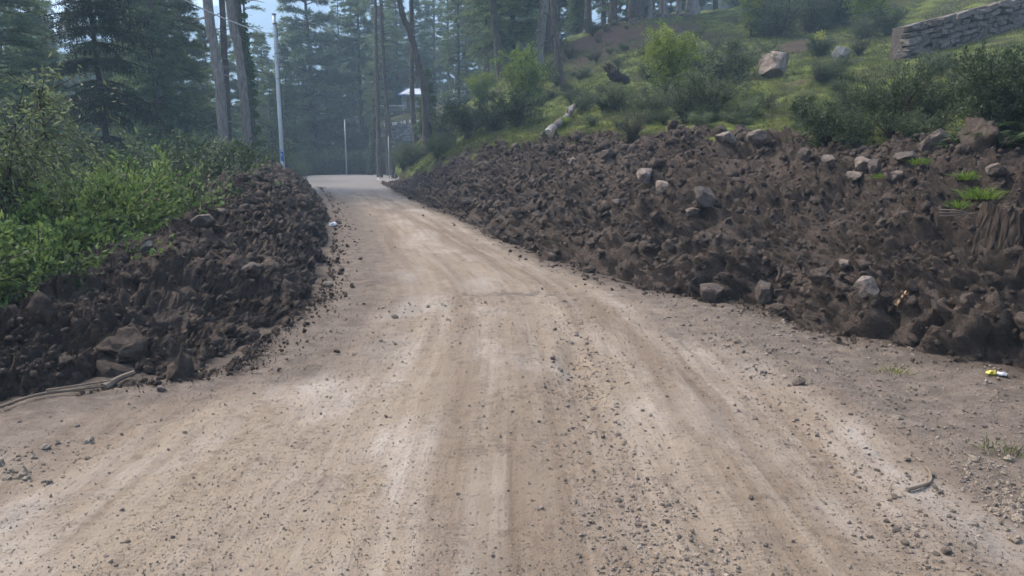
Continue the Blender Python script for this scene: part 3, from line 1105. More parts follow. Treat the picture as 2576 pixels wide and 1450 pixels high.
def heap_hit(px, py, V):
    """point of a heap's surface nearest to a sight line"""
    d = norm(np.array(ray(px, py)))
    q = V - np.array((0, 0, CAM_H))
    al = q @ d
    ds = np.linalg.norm(q - al[:, None] * d, axis=1) / np.maximum(al, 0.5)
    c = np.nonzero(ds < ds.min() + 0.004)[0]
    return V[c[np.argmin(al[c])]]


def rock(px, py, wpx, hpx, label, mk='rock', k=None, V=None, sink=0.30, rot=None, name='boulder', group=None):
    p = heap_hit(px, py, V) if V is not None else hit(px, py)
    D = p[1]
    w, h = wpx * D / FPX, hpx * D / FPX
    k = random.randrange(7) if k is None else k
    o = link(name, ROCK_ME[mk, k], None, (p[0], p[1] + w * 0.2, p[2] + h * (0.5 - sink)))
    o.scale = (w * 0.64, w * 0.55, h * 0.80)
    o.rotation_euler = (random.uniform(-.15, .15), random.uniform(-.15, .15), random.uniform(0, 6.28) if rot is None else rot)
    return tag(o, label, 'boulder' if name == 'boulder' else 'rock', group)


rock(1952, 198, 92, 76, 'large pale pinkish boulder standing alone in the grassy slope', k=1, sink=0.1)
rock(2120, 150, 42, 34, 'dark blue-grey boulder on the slope below the dry stone wall', 'rock_b', k=2, sink=0.1)
rock(2118, 168, 40, 22, 'smaller flat grey rock directly under the dark blue-grey boulder', 'rock_b', k=4, sink=0.1)
rock(1832, 352, 60, 48, 'pale upright boulder at the grass edge on top of the soil bank', k=3, V=BANKV)
rock(1908, 358, 58, 40, 'pale slanting rock slab on the crest of the bank beside the upright boulder', k=5, V=BANKV)
rock(1629, 440, 54, 44, 'pale triangular rock high in the middle of the dark soil bank', k=0, V=BANKV)
rock(1668, 482, 42, 32, 'rounded buff rock just below the triangular rock in the bank', k=6, V=BANKV)
rock(1787, 512, 74, 60, 'big soil-covered brown boulder half buried in the bank', 'rock_d', k=2, V=BANKV)
rock(1742, 532, 46, 20, 'long flat tan rock under the soil-covered boulder', k=4, V=BANKV)
rock(2093, 412, 46, 36, 'pale blocky rock with a flat top at the bank top below the thorny shrub', k=1, V=BANKV)
rock(2163, 420, 44, 52, 'pale rounded upright rock on the bank top touching a dark rock', k=3, V=BANKV)
rock(2207, 424, 42, 48, 'dark brown rock tucked against the right of the pale upright rock', 'rock_d', k=5, V=BANKV)
rock(2150, 440, 66, 28, 'pale flat rock lying in front of the upright rock on the bank', k=6, V=BANKV)
rock(2030, 400, 36, 40, 'brown rock at the foot of the thorny shrub on the bank top', 'rock_d', k=0, V=BANKV)
rock(2297, 398, 82, 34, 'long reddish brown rock lying below the big dark boulder', 'rock_d', k=1, V=BANKV)
rock(2372, 384, 98, 80, 'big dark smooth boulder half hidden by ferns and shrubs', 'rock_d', k=3, sink=0.2)
rock(2507, 432, 40, 30, 'pale angular rock near the tree stump on top of the bank', k=2, V=BANKV)
rock(2262, 436, 40, 22, 'small light rock lying flat among grass tufts on the bank top', k=4, V=BANKV)
rock(2124, 668, 40, 26, 'pale flat rock low on the bank left of the tree stump', k=5, V=BANKV)
rock(2192, 742, 66, 66, 'buff block of stone standing upright in the lower bank', k=1, V=BANKV, sink=0.2)
rock(1581, 726, 24, 18, 'small pale rounded rock at the foot of the right bank', k=3, V=BANKV, sink=0.2, name='rock')
rock(1548, 515, 26, 22, 'pale rock in the bank left of the soil-covered boulder', k=0, V=BANKV, name='rock')
rock(1530, 388, 40, 34, 'brown boulder at the grass edge below the twiggy bush', 'rock_d', k=6, V=BANKV)
rock(1433, 408, 26, 22, 'small buff rock in the far upper bank', k=2, V=BANKV, name='rock')
rock(1785, 760, 80, 56, 'large square lump of packed earth at the foot of the bank', 'rock_d', k=1, V=BANKV, sink=0.2)
rock(1925, 745, 62, 56, 'cracked upright lump of packed earth on the road side of the bank foot', 'rock_d', k=4, V=BANKV, sink=0.2)
rock(365, 625, 36, 28, 'bluish grey rock on the crest of the left dirt pile', 'rock_b', k=2, V=PILEV)
rock(505, 560, 70, 50, 'broad brown boulder on the near shoulder of the left dirt pile', 'rock_d', k=0, V=PILEV)
rock(640, 690, 60, 46, 'tan faced block of packed soil on the road side of the left pile', 'rock_d', k=5, V=PILEV)
rock(553, 530, 44, 22, 'flat tan rock on the crest of the left dirt pile', k=4, V=PILEV, name='rock')

# stones lying on the road
STONE_ME = {}
for k in range(8):
    v, f = rock_shape(700 + k, 2, 8, 0.06, (1, 0.8, 0.6), 0.2)
    g = Geo()
    g.add(v, f)
    STONE_ME[k] = [g.mesh('stone', [M['pebble']]), None]
    g = Geo()
    g.add(v, f)
    STONE_ME[k][1] = g.mesh('stone', [M['rock']])


def stone(px, py, wpx, label, pale=0, group=None, k=None):
    p = gnd(px, py)
    w = wpx * p[1] / FPX
    z = float(road_z(np.array([p[0]]), np.array([p[1]]))[0])
    k = random.randrange(8) if k is None else k
    o = link('stone', STONE_ME[k][pale], None, (p[0], p[1], z + w * 0.16))
    o.scale = (w * 0.56, w * 0.56, w * 0.5)
    o.rotation_euler = (random.uniform(-.3, .3), random.uniform(-.3, .3), random.uniform(0, 6.28))
    return tag(o, label, 'stone', group)


for a in ((823, 718, 34, 'fist-sized brown stone on the road edge beside the left pile', 0), (762, 728, 26, 'dark stone at the foot of the left pile next to the fist-sized stone', 0),
          (2008, 968, 40, 'largest flat pale stone lying on the right verge', 1), (1922, 940, 22, 'small flat pale stone up the road from the largest pale stone', 1),
          (1856, 866, 20, 'dark brown stone alone on the verge below the bank', 0), (1936, 890, 17, 'dark stone on the verge right of the brown stone', 0),
          (992, 800, 22, 'dark stone beside the pale patch in mid road', 0), (1565, 1278, 22, 'angular grey stone among gravel right of the road centre', 0),
          (1555, 1262, 20, 'squarish dark stone just above the angular grey stone', 0), (322, 1362, 18, 'dark wedge-shaped stone near the lower left of the road', 0),
          (1392, 905, 18, 'pale brown stone lying in the middle of the road', 1), (2365, 1240, 24, 'pale pointed stone next to the bent dry branch', 1),
          (2282, 1165, 20, 'round grey stone uphill of the bent dry branch', 0), (2275, 1370, 26, 'flat grey stone in the gravel at the lower right', 0),
          (2380, 1398, 34, 'largest pale stone in the gravel at the lower right', 1), (2255, 1340, 22, 'grey stone above the flat one in the lower right gravel', 0),
          (1890, 1262, 18, 'tan stone on the right wheel track', 1), (405, 982, 30, 'pale lump at the foot of the left pile beside the split log', 1)):
    stone(*a)

r = np.random.RandomState(77)


def gravel_density(px, py):
    """stones gather in the washed streak right of centre and in the lower right corner"""
    d = 0.06
    c = np.interp(py, (830, 1000, 1200, 1450), (1450, 1480, 1580, 1680))
    wd = np.interp(py, (830, 1450), (45, 230))
    d += 1.2 * math.exp(-((px - c) / wd) ** 2) + (1.6 * math.exp(-((px - c) / 30) ** 2) if 820 < py < 1000 else 0)
    d += 1.5 * math.exp(-(((px - 1200) / 190) ** 2 + ((py - 762) / 9) ** 2))
    c2 = np.interp(py, (950, 1200, 1450), (1950, 2180, 2400))
    d += 1.3 * math.exp(-((px - c2) / np.interp(py, (950, 1450), (90, 130))) ** 2)
    d += 1.8 * math.exp(-(((px - 2480) / 130) ** 2 + ((py - 1220) / 90) ** 2))
    if px > np.interp(py, (740, 960, 1290), (1500, 2000, 2576)):
        d += 1.1
    return d


n = 0
LAB = ('small dark stone lying loose on the tan dirt road', 'small pale stone lying loose on the tan dirt road')
while n < 250:
    px, py = r.uniform(-20, 2590), r.uniform(790, 1450)
    if r.rand() > gravel_density(px, py) / 1.6 or px < np.interp(py, (790, 935, 1030), (800, 560, 0)) + 40 or px > np.interp(py, (740, 850, 955), (1700, 2150, 2560)) - 30:
        continue
    pale = int(r.rand() < 0.3)
    stone(px, py, float(np.clip(6.0 * math.exp(r.exponential(0.36)), 6.0, 18)) * np.interp(py, (790, 1450), (0.75, 1.15)), LAB[pale], pale,
          ('loose dark stones on the road', 'loose pale stones on the road')[pale], r.randint(8))
    n += 1

# gravel: what nobody could count
N = 66000
px, py = r.uniform(-150, 2750, N), 735 + 800 * r.beta(1.25, 1.0, N)
dens = np.array([gravel_density(a, b) for a, b in zip(px, py)])
keep = r.rand(N) < dens / 2.4
px, py = px[keep], py[keep]
rx = (px - 1288) / FPX
ru = (725 - py) / FPX
c, s = math.cos(PITCH), math.sin(PITCH)
k = -CAM_H / (-s + ru * c)
gx_, gy_ = rx * k, (c + ru * s) * k
inside = (gx_ > xL(gy_) + 0.05) & (gx_ < xR(gy_) + 0.1)
gx_, gy_ = gx_[inside], gy_[inside]
size = np.clip(0.0028 * np.exp(r.exponential(0.62, len(gx_))), 0.0028, 0.019) * np.clip(gy_ / 4.5, 0.8, 2)
pos = np.stack([gx_, gy_, road_z(gx_, gy_) + size * 0.2], 1)
lt = r.rand(len(pos)) < 0.35
g = Geo()
scatter_into(g, PEBBLES, pos[~lt], size[~lt], r, 0)
scatter_into(g, PEBBLES, pos[lt], size[lt], r, 1)
N = 34000
px, py = r.uniform(-150, 2750, N), 745 + 760 * r.rand(N)
k = -CAM_H / (-s + (725 - py) / FPX * c)
gx_, gy_ = (px - 1288) / FPX * k, (c + (725 - py) / FPX * s) * k
inside = (gx_ > xL(gy_) + 0.05) & (gx_ < xR(gy_) - 0.05)
inside &= fbm(np.stack([gx_ * 2.0, gy_ * 0.9, 0 * gx_], 1), 3, 57) > r.uniform(-0.45, 0.15, N)
gx_, gy_ = gx_[inside], gy_[inside]
size = np.clip(0.0034 * np.exp(r.exponential(0.42, len(gx_))), 0.0034, 0.014) * np.clip(gy_ / 5, 0.75, 2)
pos = np.stack([gx_, gy_, road_z(gx_, gy_) + size * 0.1], 1)
OCT = []
for q in range(6):
    v_ = np.array(((1, 0, 0), (-1, 0, 0), (0, 1, 0), (0, -1, 0), (0, 0, 1), (0, 0, -1)), float) * r.uniform(0.6, 1.1, (6, 1)) + r.normal(size=(6, 3)) * 0.15
    OCT.append((v_ * (1, 0.85, 0.6), np.array(((0, 2, 4), (2, 1, 4), (1, 3, 4), (3, 0, 4), (2, 0, 5), (1, 2, 5), (3, 1, 5), (0, 3, 5)))))
scatter_into(g, OCT, pos, size, r, 2)
tag(link('gravel', g.mesh('gravel', [M['pebble'], M['rock'], M['dustpebble']])), 'fine grey and buff gravel strewn over the dirt road', 'gravel', None, 'stuff')
# crumbs along both feet
g = Geo()
i = r.randint(40, 560, 5200)
side = r.rand(len(i)) < 0.5
base = np.where(side[:, None], _rf[i], _lf[i])
off = r.exponential(0.11, len(i)) * np.clip(base[:, 1] / 6, 0.7, 1.5) - 0.1
cx_ = base[:, 0] + np.where(side, -off, off)
size = np.clip(0.007 * np.exp(r.exponential(0.5, len(i))), 0.006, 0.035) * np.clip(base[:, 1] / 8, 0.8, 1.4)
ok = base[:, 1] > 1.5
pos = np.stack([cx_, base[:, 1] + r.normal(size=len(i)) * 0.06, size * 0.3], 1)
scatter_into(g, CRUMBS, pos[ok], size[ok], r)
RUB = Geo()
for px_, py_, sx_, sy_, n_, s0_ in ((2555, 1285, 40, 26, 70, 0.010), (2490, 1215, 60, 30, 60, 0.006), (40, 1190, 45, 18, 50, 0.006), (130, 1130, 90, 22, 40, 0.005), (2350, 1120, 120, 60, 70, 0.005)):
    q_ = np.array([gnd(px_ + r.normal() * sx_, py_ + r.normal() * sy_) for _ in range(n_)])
    sz_ = np.clip(s0_ * np.exp(r.exponential(0.4, n_)), 0, 0.030)
    q_[:, 2] = road_z(q_[:, 0], q_[:, 1]) + sz_ * 0.2
    scatter_into(RUB, CLODS, q_, sz_, r)
tag(link('rubble', RUB.mesh('rubble', [M['dustpebble']])), 'small heaps of dusty rubble at the lower corners of the road', 'rubble', None, 'stuff')
tag(link('soil_crumbs', g.mesh('soil_crumbs', [M['clod']])), 'crumbs of dark soil spilled along the edges of the road', 'soil crumbs', None, 'stuff')

# ------------------------------------------------------------------ grass
def hill_surface(x, y):
    return hill(x, y)


r = np.random.RandomState(88)
N = 260000
gy_ = 6 * (9.0 ** r.rand(N))
gx_ = xT(gy_) - 0.03 + r.rand(N) ** 1.3 * (gy_ * 0.95 + 3)
P = np.stack([gx_, gy_, np.zeros(N)], 1)
patch = fbm(P * 0.5, 3, 91) + 0.5 * fbm(P * 2.5, 2, 92)
keep = (patch > -0.25) & ((gx_ - 1.0) / gy_ < 0.8)
for c_, rr0 in BARE_PTS:
    keep &= ((gx_ - c_[0]) ** 2 + (gy_ - c_[1]) ** 2) > (0.7 * rr0) ** 2 * (0.6 + patch)
gx_, gy_ = gx_[keep], gy_[keep]
gzv = hill_surface(gx_, gy_)
pos = np.stack([gx_, gy_, gzv - 0.02], 1)
n = len(pos)
d = norm(np.stack([r.normal(size=n) * 0.6 - 0.25, r.normal(size=n) * 0.5 - 0.2, np.full(n, 1.0)], 1))
L = (r.uniform(0.05, 0.15, n) * np.clip(gy_ / 18, 0.7, 1.5))[:, None]
sd = norm(np.cross(d, r.normal(size=(n, 3)))) * (0.006 * np.clip(gy_ / 12, 0.8, 3))[:, None]
V = np.stack([pos - sd, pos + sd, pos + d * L], 1).reshape(-1, 3)
g = Geo()
g.add(V, np.arange(n * 3).reshape(-1, 3))
tag(link('grass', g.mesh('grass', [M['grass']])), 'short mossy green grass covering the slope above the bank', 'grass', None, 'stuff')


def grass_tuft(loc, rad, h, nbl, label, seed, cat='grass tuft', group=None, mat='grass_tuft'):
    r = np.random.RandomState(seed)
    p = np.stack([r.normal(size=nbl) * rad * 0.4, r.normal(size=nbl) * rad * 0.4, np.zeros(nbl) - 0.01], 1)
    d = norm(np.stack([p[:, 0] / rad + r.normal(size=nbl) * 0.5, p[:, 1] / rad + r.normal(size=nbl) * 0.5, np.full(nbl, 1.0)], 1))
    L = (h * r.uniform(0.5, 1.2, nbl))[:, None]
    s = norm(np.cross(d, r.normal(size=(nbl, 3)))) * (0.035 * h)
    mid = p + d * L * 0.6
    tip = p + d * L + np.stack([d[:, 0], d[:, 1], -0.5 * np.ones(nbl)], 1) * L * 0.35
    V = np.stack([p - s, p + s, mid + s * 0.8, mid - s * 0.8, tip], 1).reshape(-1, 3)
    b = np.arange(nbl)[:, None] * 5
    g = Geo()
    g.add(V, [b + np.array((0, 1, 2, 3)), b + np.array((3, 2, 4))])
    return tag(link('grass_tuft', g.mesh('grass_tuft', [M[mat]]), None, loc), label, cat, group)


for k, (px, py, rad, h, nb, lab) in enumerate((
        (2470, 490, 0.16, 0.16, 160, 'bright green grass tuft just left of the tree stump'), (2422, 512, 0.08, 0.12, 70, 'small yellow-green grass tuft below the brighter tuft by the stump'),
        (2430, 440, 0.12, 0.13, 110, 'green grass tuft on the bank top left of the pale angular rock'), (2305, 408, 0.10, 0.12, 90, 'green grass tuft in front of the long reddish rock'),
        (2205, 440, 0.10, 0.10, 80, 'thin grass tuft between the pale rocks on the bank top'))):
    grass_tuft(tuple(heap_hit(px, py, BANKV)), rad, h, nb, lab, 900 + k)
for k, (px, py, lab) in enumerate(((2520, 1130, 'grass tuft growing on the verge at the right edge of the view'), (2250, 935, 'sparse grass on the verge near the foot of the bank'), (2490, 905, 'grass tuft under the foot of the bank near the litter'))):
    grass_tuft(tuple(gnd(px, py)), 0.12, 0.07, 60, lab, 920 + k, mat='grass')

# ------------------------------------------------------------------ trees
def trunk_geo(P, R, sides=12, rough=0.22, seed=0, flare=0.5):
    n = len(P)
    R = np.array(R, float)
    hgt = np.linalg.norm(P - P[0], axis=1)
    R = R * (1 + flare * np.exp(-hgt / (R[0] * 3.5)))
    return tube(P, R, sides, rough, seed)


def stubs_into(geo, P, R, n, r, lmin, lmax, z_lo, z_hi, mi=0, droop=0.15):
    """dead branch stubs on a trunk"""
    for _ in range(n):
        z = r.uniform(z_lo, z_hi)
        i = min(int(np.searchsorted(P[:, 2], z)), len(P) - 1)
        a = r.uniform(0, 6.28)
        L = r.uniform(lmin, lmax)
        d = np.array((math.cos(a), math.sin(a), r.uniform(-0.3, 0.2)))
        t = np.linspace(0, 1, 4)[:, None]
        q = P[i] + d * t * L + np.array((0, 0, -droop * L)) * t ** 2 + r.normal(size=(4, 3)) * 0.03 * L * t
        geo.add(*tube(q, np.array((1, 0.8, 0.55, 0.25)) * max(0.05 * L ** 0.5 * R[i] * 3, 0.012), 4), mi=mi)


def pine_crown(seed, z0, z1, Rmax, nb, droop, nl, k, tuft_step, width, shape=0.8, gaps=0.12, bare=0):
    r = np.random.RandomState(seed)
    g = Geo()
    TP, TD = [], []
    H = z1 - z0
    zs = z0 + H * np.sort(r.rand(nb)) ** 0.9
    for z in zs:
        f = (z - z0) / H
        if r.rand() < gaps:
            continue
        prof = (min(1, f / 0.18 + 0.45)) * (1 - f) ** shape + 0.06
        L = Rmax * prof * r.uniform(0.65, 1.15)
        a = r.uniform(0, 6.28)
        o = np.array((math.cos(a), math.sin(a), 0))
        sidev = np.array((-o[1], o[0], 0))
        up = r.uniform(0.05, 0.35) + 0.35 * f
        t = np.linspace(0, 1, 6)
        bend = r.normal() * 0.12 * L
        Q = o * (L * t)[:, None] + sidev * (bend * t ** 2)[:, None]
        Q[:, 2] += z + L * (up * t - droop * t ** 2)
        g.add(*tube(Q, np.linspace(0.03 + 0.012 * L, 0.006, 6), 3, caps=False), mi=0)
        m = max(3, int(L / tuft_step))
        for q in range(m):
            u = 0.22 + 0.78 * (q + r.rand()) / m
            b = np.array([np.interp(u, t, Q[:, c]) for c in range(3)])
            for sgn in (-1, 1):
                tl = L * 0.32 * (1.15 - u) + 0.18
                td = norm(o * 0.7 + sidev * sgn * r.uniform(0.5, 1.0) + np.array((0, 0, r.uniform(-0.1, 0.35))))
                e = b + td * tl
                g.add(*tube(np.stack([b, (b + e) / 2 + (0, 0, 0.02), e]), (0.008, 0.006, 0.004), 3, caps=False), mi=0)
                nt = max(2, int(tl / 0.16))
                for w in range(nt):
                    TP.append(b + td * tl * (w + 1) / nt)
                    TD.append(td + np.array((0, 0, 0.25)))
        TP.append(Q[-1])
        TD.append(o + np.array((0, 0, 0.2)))
    TP, TD = np.array(TP), np.array(TD)
    needles_into(g, TP, TD, k, nl, width, 0.55, 0.55, r, 1)
    return g


def deodar_crown(seed, tiers, k):
    """tiers: list of (height, list of (azimuth, length), droop)"""
    r = np.random.RandomState(seed)
    g = Geo()
    TP, TD = [], []
    for z, br, droop in tiers:
        for a, L in br:
            o = np.array((math.cos(a), math.sin(a), 0))
            sv = np.array((-o[1], o[0], 0))
            t = np.linspace(0, 1, 8)
            Q = o * (L * t)[:, None] + sv * (r.normal() * 0.12 * L * t ** 2)[:, None]
            Q[:, 2] += z + L * (0.10 * t - droop * t ** 1.7)
            g.add(*tube(Q, np.linspace(0.035 + 0.008 * L, 0.006, 8), 4, caps=False), mi=0)
            m = int(L / 0.085)
            for q in range(m):
                u = 0.10 + 0.90 * (q + r.rand()) / m
                b = np.array([np.interp(u, t, Q[:, c]) for c in range(3)])
                tl = (0.34 * L * (1.05 - u) ** 0.8 + 0.12) * r.uniform(0.5, 1.1)
                sgn = 1 if q % 2 else -1
                td = norm(o * 0.75 + sv * sgn * r.uniform(0.45, 1.0))
                w = np.linspace(0, 1, 4)
                tw = b + td * (tl * w)[:, None]
                tw[:, 2] -= tl * r.uniform(0.25, 0.75) * w ** 1.6
                g.add(*tube(tw, (0.009, 0.007, 0.005, 0.003), 3, caps=False), mi=0)
                for ww in np.arange(0.08, 1.02, 0.075 / max(tl, 0.1)):
                    pp = np.array([np.interp(ww, w, tw[:, c]) for c in range(3)])
                    TP.append(pp)
                    TD.append(td * 0.4 + np.array((0, 0, 0.3)))
                    if r.rand() < 0.45:      # hanging twiglets
                        hl = r.uniform(0.08, 0.30)
                        for h in np.arange(0.06, hl, 0.06):
                            TP.append(pp - np.array((0, 0, h)))
                            TD.append(np.array((r.normal() * 0.4, r.normal() * 0.4, -0.8)))
    needles_into(g, np.array(TP), np.array(TD), k, 0.10, 0.024, 0.9, 0.15, r, 1)
    return g


def straight_trunk(H, r0, seed, wob=0.15, n=26):
    r = np.random.RandomState(seed)
    z = np.linspace(-0.6, H, n)
    t = np.clip(z / H, 0, 1)
    P = np.stack([wob * np.sin(t * 3 + seed) * t, wob * np.cos(t * 2.3 + seed) * t - wob * t, z], 1)
    return P, r0 * (1 - 0.92 * t) + 0.01


PROTO = {}


def proto(key, H, r0, z0, Rmax, nb, droop=0.35, nl=0.26, k=11, step=0.30, width=0.020, shape=0.8, nstub=20, bark='bark', needle='needle_b', seed=0, gaps=0.1):
    P, R = straight_trunk(H, r0, seed)
    g = Geo()
    g.add(*trunk_geo(P, R, 10, 0.2, seed, 0.45))
    stubs_into(g, P, R, nstub, np.random.RandomState(seed + 1), 0.3, 1.5, 0.12 * H, max(z0 * 1.2, 0.3 * H))
    tm = g.mesh('trunk', [M[bark]], True)
    cm = pine_crown(seed + 2, z0, H, Rmax, nb, droop, nl, k, step, width, shape, gaps).mesh('crown', [M['twig'], M[needle]])
    PROTO[key] = (tm, cm, H)


proto('young', 14.5, 0.19, 0.8, 2.9, 190, 0.40, 0.36, 12, 0.28, 0.046, 0.75, 6, seed=1, gaps=0.05)
proto('bushy', 18.0, 0.24, 1.2, 3.4, 210, 0.42, 0.38, 12, 0.30, 0.050, 0.8, 12, seed=2)
proto('tall', 24.0, 0.28, 3.5, 3.0, 210, 0.45, 0.38, 11, 0.31, 0.050, 0.6, 26, seed=3)
proto('lanky', 26.0, 0.26, 7.0, 2.6, 150, 0.45, 0.36, 11, 0.30, 0.046, 0.6, 40, seed=4)
proto('sparse', 20.0, 0.20, 4.5, 2.3, 90, 0.5, 0.28, 9, 0.30, 0.026, 0.7, 34, seed=5, gaps=0.2)
proto('near', 19.0, 0.30, 1.2, 4.3, 190, 0.45, 0.27, 10, 0.26, 0.026, 0.55, 10, needle='needle', seed=6, gaps=0.05)


def tree(key, x, y, label, scale=1.0, group=None, rz=None, z=None, lean=(0, 0)):
    tm, cm, H = PROTO[key]
    if group:
        w_ = {'young': 'bushy young pine branched to the ground', 'bushy': 'full-crowned pine', 'tall': 'tall narrow-crowned pine', 'lanky': 'tall pine bare-trunked far up', 'sparse': 'thin sparsely branched pine'}[key]
        label = w_ + ' fading into the hazy forest'
        group = w_ + ', scattered through the forest haze'
    o = empty('pine_tree', (x, y, gz(x, y) if z is None else z), label, 'pine tree', group)
    link('trunk', tm, o)
    link('crown', cm, o)
    o.scale = (scale * random.uniform(0.92, 1.08), scale * random.uniform(0.92, 1.08), scale)
    o.rotation_euler = (lean[0] + random.uniform(-.02, .02), lean[1] + random.uniform(-.02, .02), random.uniform(0, 6.28) if rz is None else rz)
    return o


def xat(px, D):
    return (px - 1288) / FPX * D * 1.0151


# individually recognisable pines
for px, D, key, sc, lab in (
        (30, 30, 'near', 0.74, 'big full pine at the far left edge with drooping needle tufts'),
        (128, 38, 'bushy', 0.72, 'dense pine between the edge pine and the dark cedar'),
        (808, 87, 'young', 1.72, 'full bushy pine standing left of the road bend, beyond the metal utility pole'),
        (372, 41, 'tall', 0.95, 'tall pine with a bare lower trunk right behind the dark cedar'),
        (424, 36, 'bushy', 0.75, 'light green feathery pine between the cedar and the bare pale trunk'),
        (462, 44, 'tall', 1.0, 'thin dark-trunked pine left of the pale bare trunk'),
        (652, 58, 'sparse', 0.95, 'slender pine leaning right just behind the leaning bare trunk'),
        (740, 78, 'bushy', 0.80, 'rounded pine top seen directly behind the utility pole'),
        (1084, 47, 'young', 0.30, 'very young pine with fresh bright tufts beside the curved trunk'),
        (1225, 66, 'tall', 0.9, 'shaggy dark pine beyond the pavilion flags'),
        (1290, 57, 'bushy', 0.9, 'dark hanging pine in front of the straight grey trunks on the slope'),
        (1444, 66, 'young', 0.42, 'small bright pine sapling growing under the ridge pines')):
    tree(key, xat(px, D), D, lab, sc)

TREES_BACK = 'distant pines standing in the forest haze'
LAB_T = 'hazy blue-green pine in the crowded forest behind the road bend'
for px, D, key, sc in (
        (500, 56, 'bushy', .9), (560, 64, 'young', .95), (610, 72, 'bushy', .8), (690, 92, 'bushy', .9), (655, 84, 'young', .85), (770, 88, 'young', 1.0), (705, 70, 'young', .72),
        (845, 100, 'bushy', .95), (905, 98, 'sparse', 1.05), (985, 74, 'sparse', 1.05), (925, 88, 'tall', .9), (968, 100, 'bushy', 1.1), (1015, 104, 'tall', 1.0), (880, 104, 'tall', .95), (1060, 100, 'bushy', 1.0), (1100, 104, 'tall', 1.0), (1135, 98, 'sparse', 1.1), (1180, 100, 'bushy', 1.0),
        (1230, 90, 'tall', 1.0), (1280, 84, 'bushy', .9), (1330, 76, 'tall', .9), (1395, 72, 'bushy', .9), (1160, 78, 'lanky', .9), (1440, 80, 'bushy', .8), (1505, 76, 'tall', .9), (1560, 74, 'bushy', .8),
        (1620, 80, 'tall', .9), (1690, 78, 'bushy', .8), (1770, 76, 'tall', .9), (1840, 78, 'bushy', .85), (1900, 74, 'tall', .8), (1965, 72, 'bushy', .8), (2050, 66, 'bushy', .7), (2150, 64, 'bushy', .7), (2270, 60, 'bushy', .7),
        (-70, 46, 'bushy', .9), (75, 52, 'tall', .9), (170, 66, 'bushy', .85), (225, 84, 'young', .9), (275, 70, 'young', .8), (335, 90, 'bushy', .8), (405, 74, 'young', .85), (20, 74, 'bushy', 1.0), (120, 96, 'tall', .9)):
    x = xat(px, D)
    tree(key, x, D, LAB_T, sc, TREES_BACK)
r = np.random.RandomState(5)
for k in range(120):
    D = r.uniform(100, 190)
    px = r.uniform(-250, 2350)
    if 470 < px < 790 and D < 150:
        continue
    sc = r.uniform(0.75, 1.1) * (0.72 if 430 < px < 790 else 1)
    tree(('young', 'bushy', 'tall', 'lanky', 'sparse')[r.randint(5)], xat(px, D), D, LAB_T, sc, TREES_BACK)


# trunks with a line of their own
def custom_tree(name, label, cat, pts, D, w, H, crown=None, cs=1.0, cz=None, bark='bark', stubs=14, seed=0, D2=None, ivy=None, flare=0.45, stub_len=(0.3, 1.4)):
    """pts: (column, row) pairs from base to top of the seen trunk; w: widths in columns at base and top"""
    n = len(pts)
    Ds = np.linspace(D, D2 or D, n)
    Q = np.array([at(a, b, d) for (a, b), d in zip(pts, Ds)])
    base = Q[0].copy()
    base[2] = min(base[2], gz(base[0], base[1]) + 0.1)
    Q[0] = base
    top = Q[-1] + norm(Q[-1] - Q[-2]) * np.array((0.5, 0.5, 1)) * max(0.1, base[2] + H - Q[-1, 2])
    Q = np.vstack([Q[:1] - (0, 0, 0.6), Q, top])
    C = catmull(Q, 46)
    C[0, 2] = base[2] - 0.6
    z = C[:, 2] - base[2]
    r0, r1 = w[0] * D / FPX / 2, w[1] * D / FPX / 2
    zt = Q[-2, 2] - base[2]
    R = np.interp(z, (0, zt, H + 0.3), (r0, r1, 0.03))
    o = empty(name, tuple(base), label, cat)
    C = C - base
    g = Geo()
    g.add(*trunk_geo(C, R, 14, 0.2, seed, flare))
    rr = np.random.RandomState(seed)
    if stubs:
        stubs_into(g, C, R, stubs, rr, *stub_len, 0.15 * zt, zt * 1.02)
    link('trunk', g.mesh('trunk', [M[bark]], True), o)
    if crown:
        tm, cm, h0 = PROTO[crown]
        cc = link('crown', cm, o)
        zc = (cz if cz is not None else zt)
        cc.scale = (cs, cs, cs)
        tp = C[min(np.searchsorted(C[:, 2], zc), len(C) - 1)]
        cc.location = (tp[0], tp[1], zc - 1.0 * cs)
    if ivy:
        nlv, z0, z1, sd = ivy
        zz = rr.uniform(z0, z1, nlv)
        idx = np.clip(np.searchsorted(C[:, 2], zz), 0, len(C) - 1)
        a = sd + rr.normal(size=nlv) * 0.9
        rad = R[idx] * (1.1 + rr.exponential(0.35, nlv))
        p = C[idx] + np.stack([np.cos(a) * rad, np.sin(a) * rad, rr.normal(size=nlv) * 0.08], 1)
        g = Geo()
        leaves_into(g, p, np.stack([np.cos(a), np.sin(a), rr.normal(size=nlv) - 0.6], 1), 0.13, 0.11, rr, 0)
        link('ivy', g.mesh('ivy', [M['ivy']]), o)
    return o


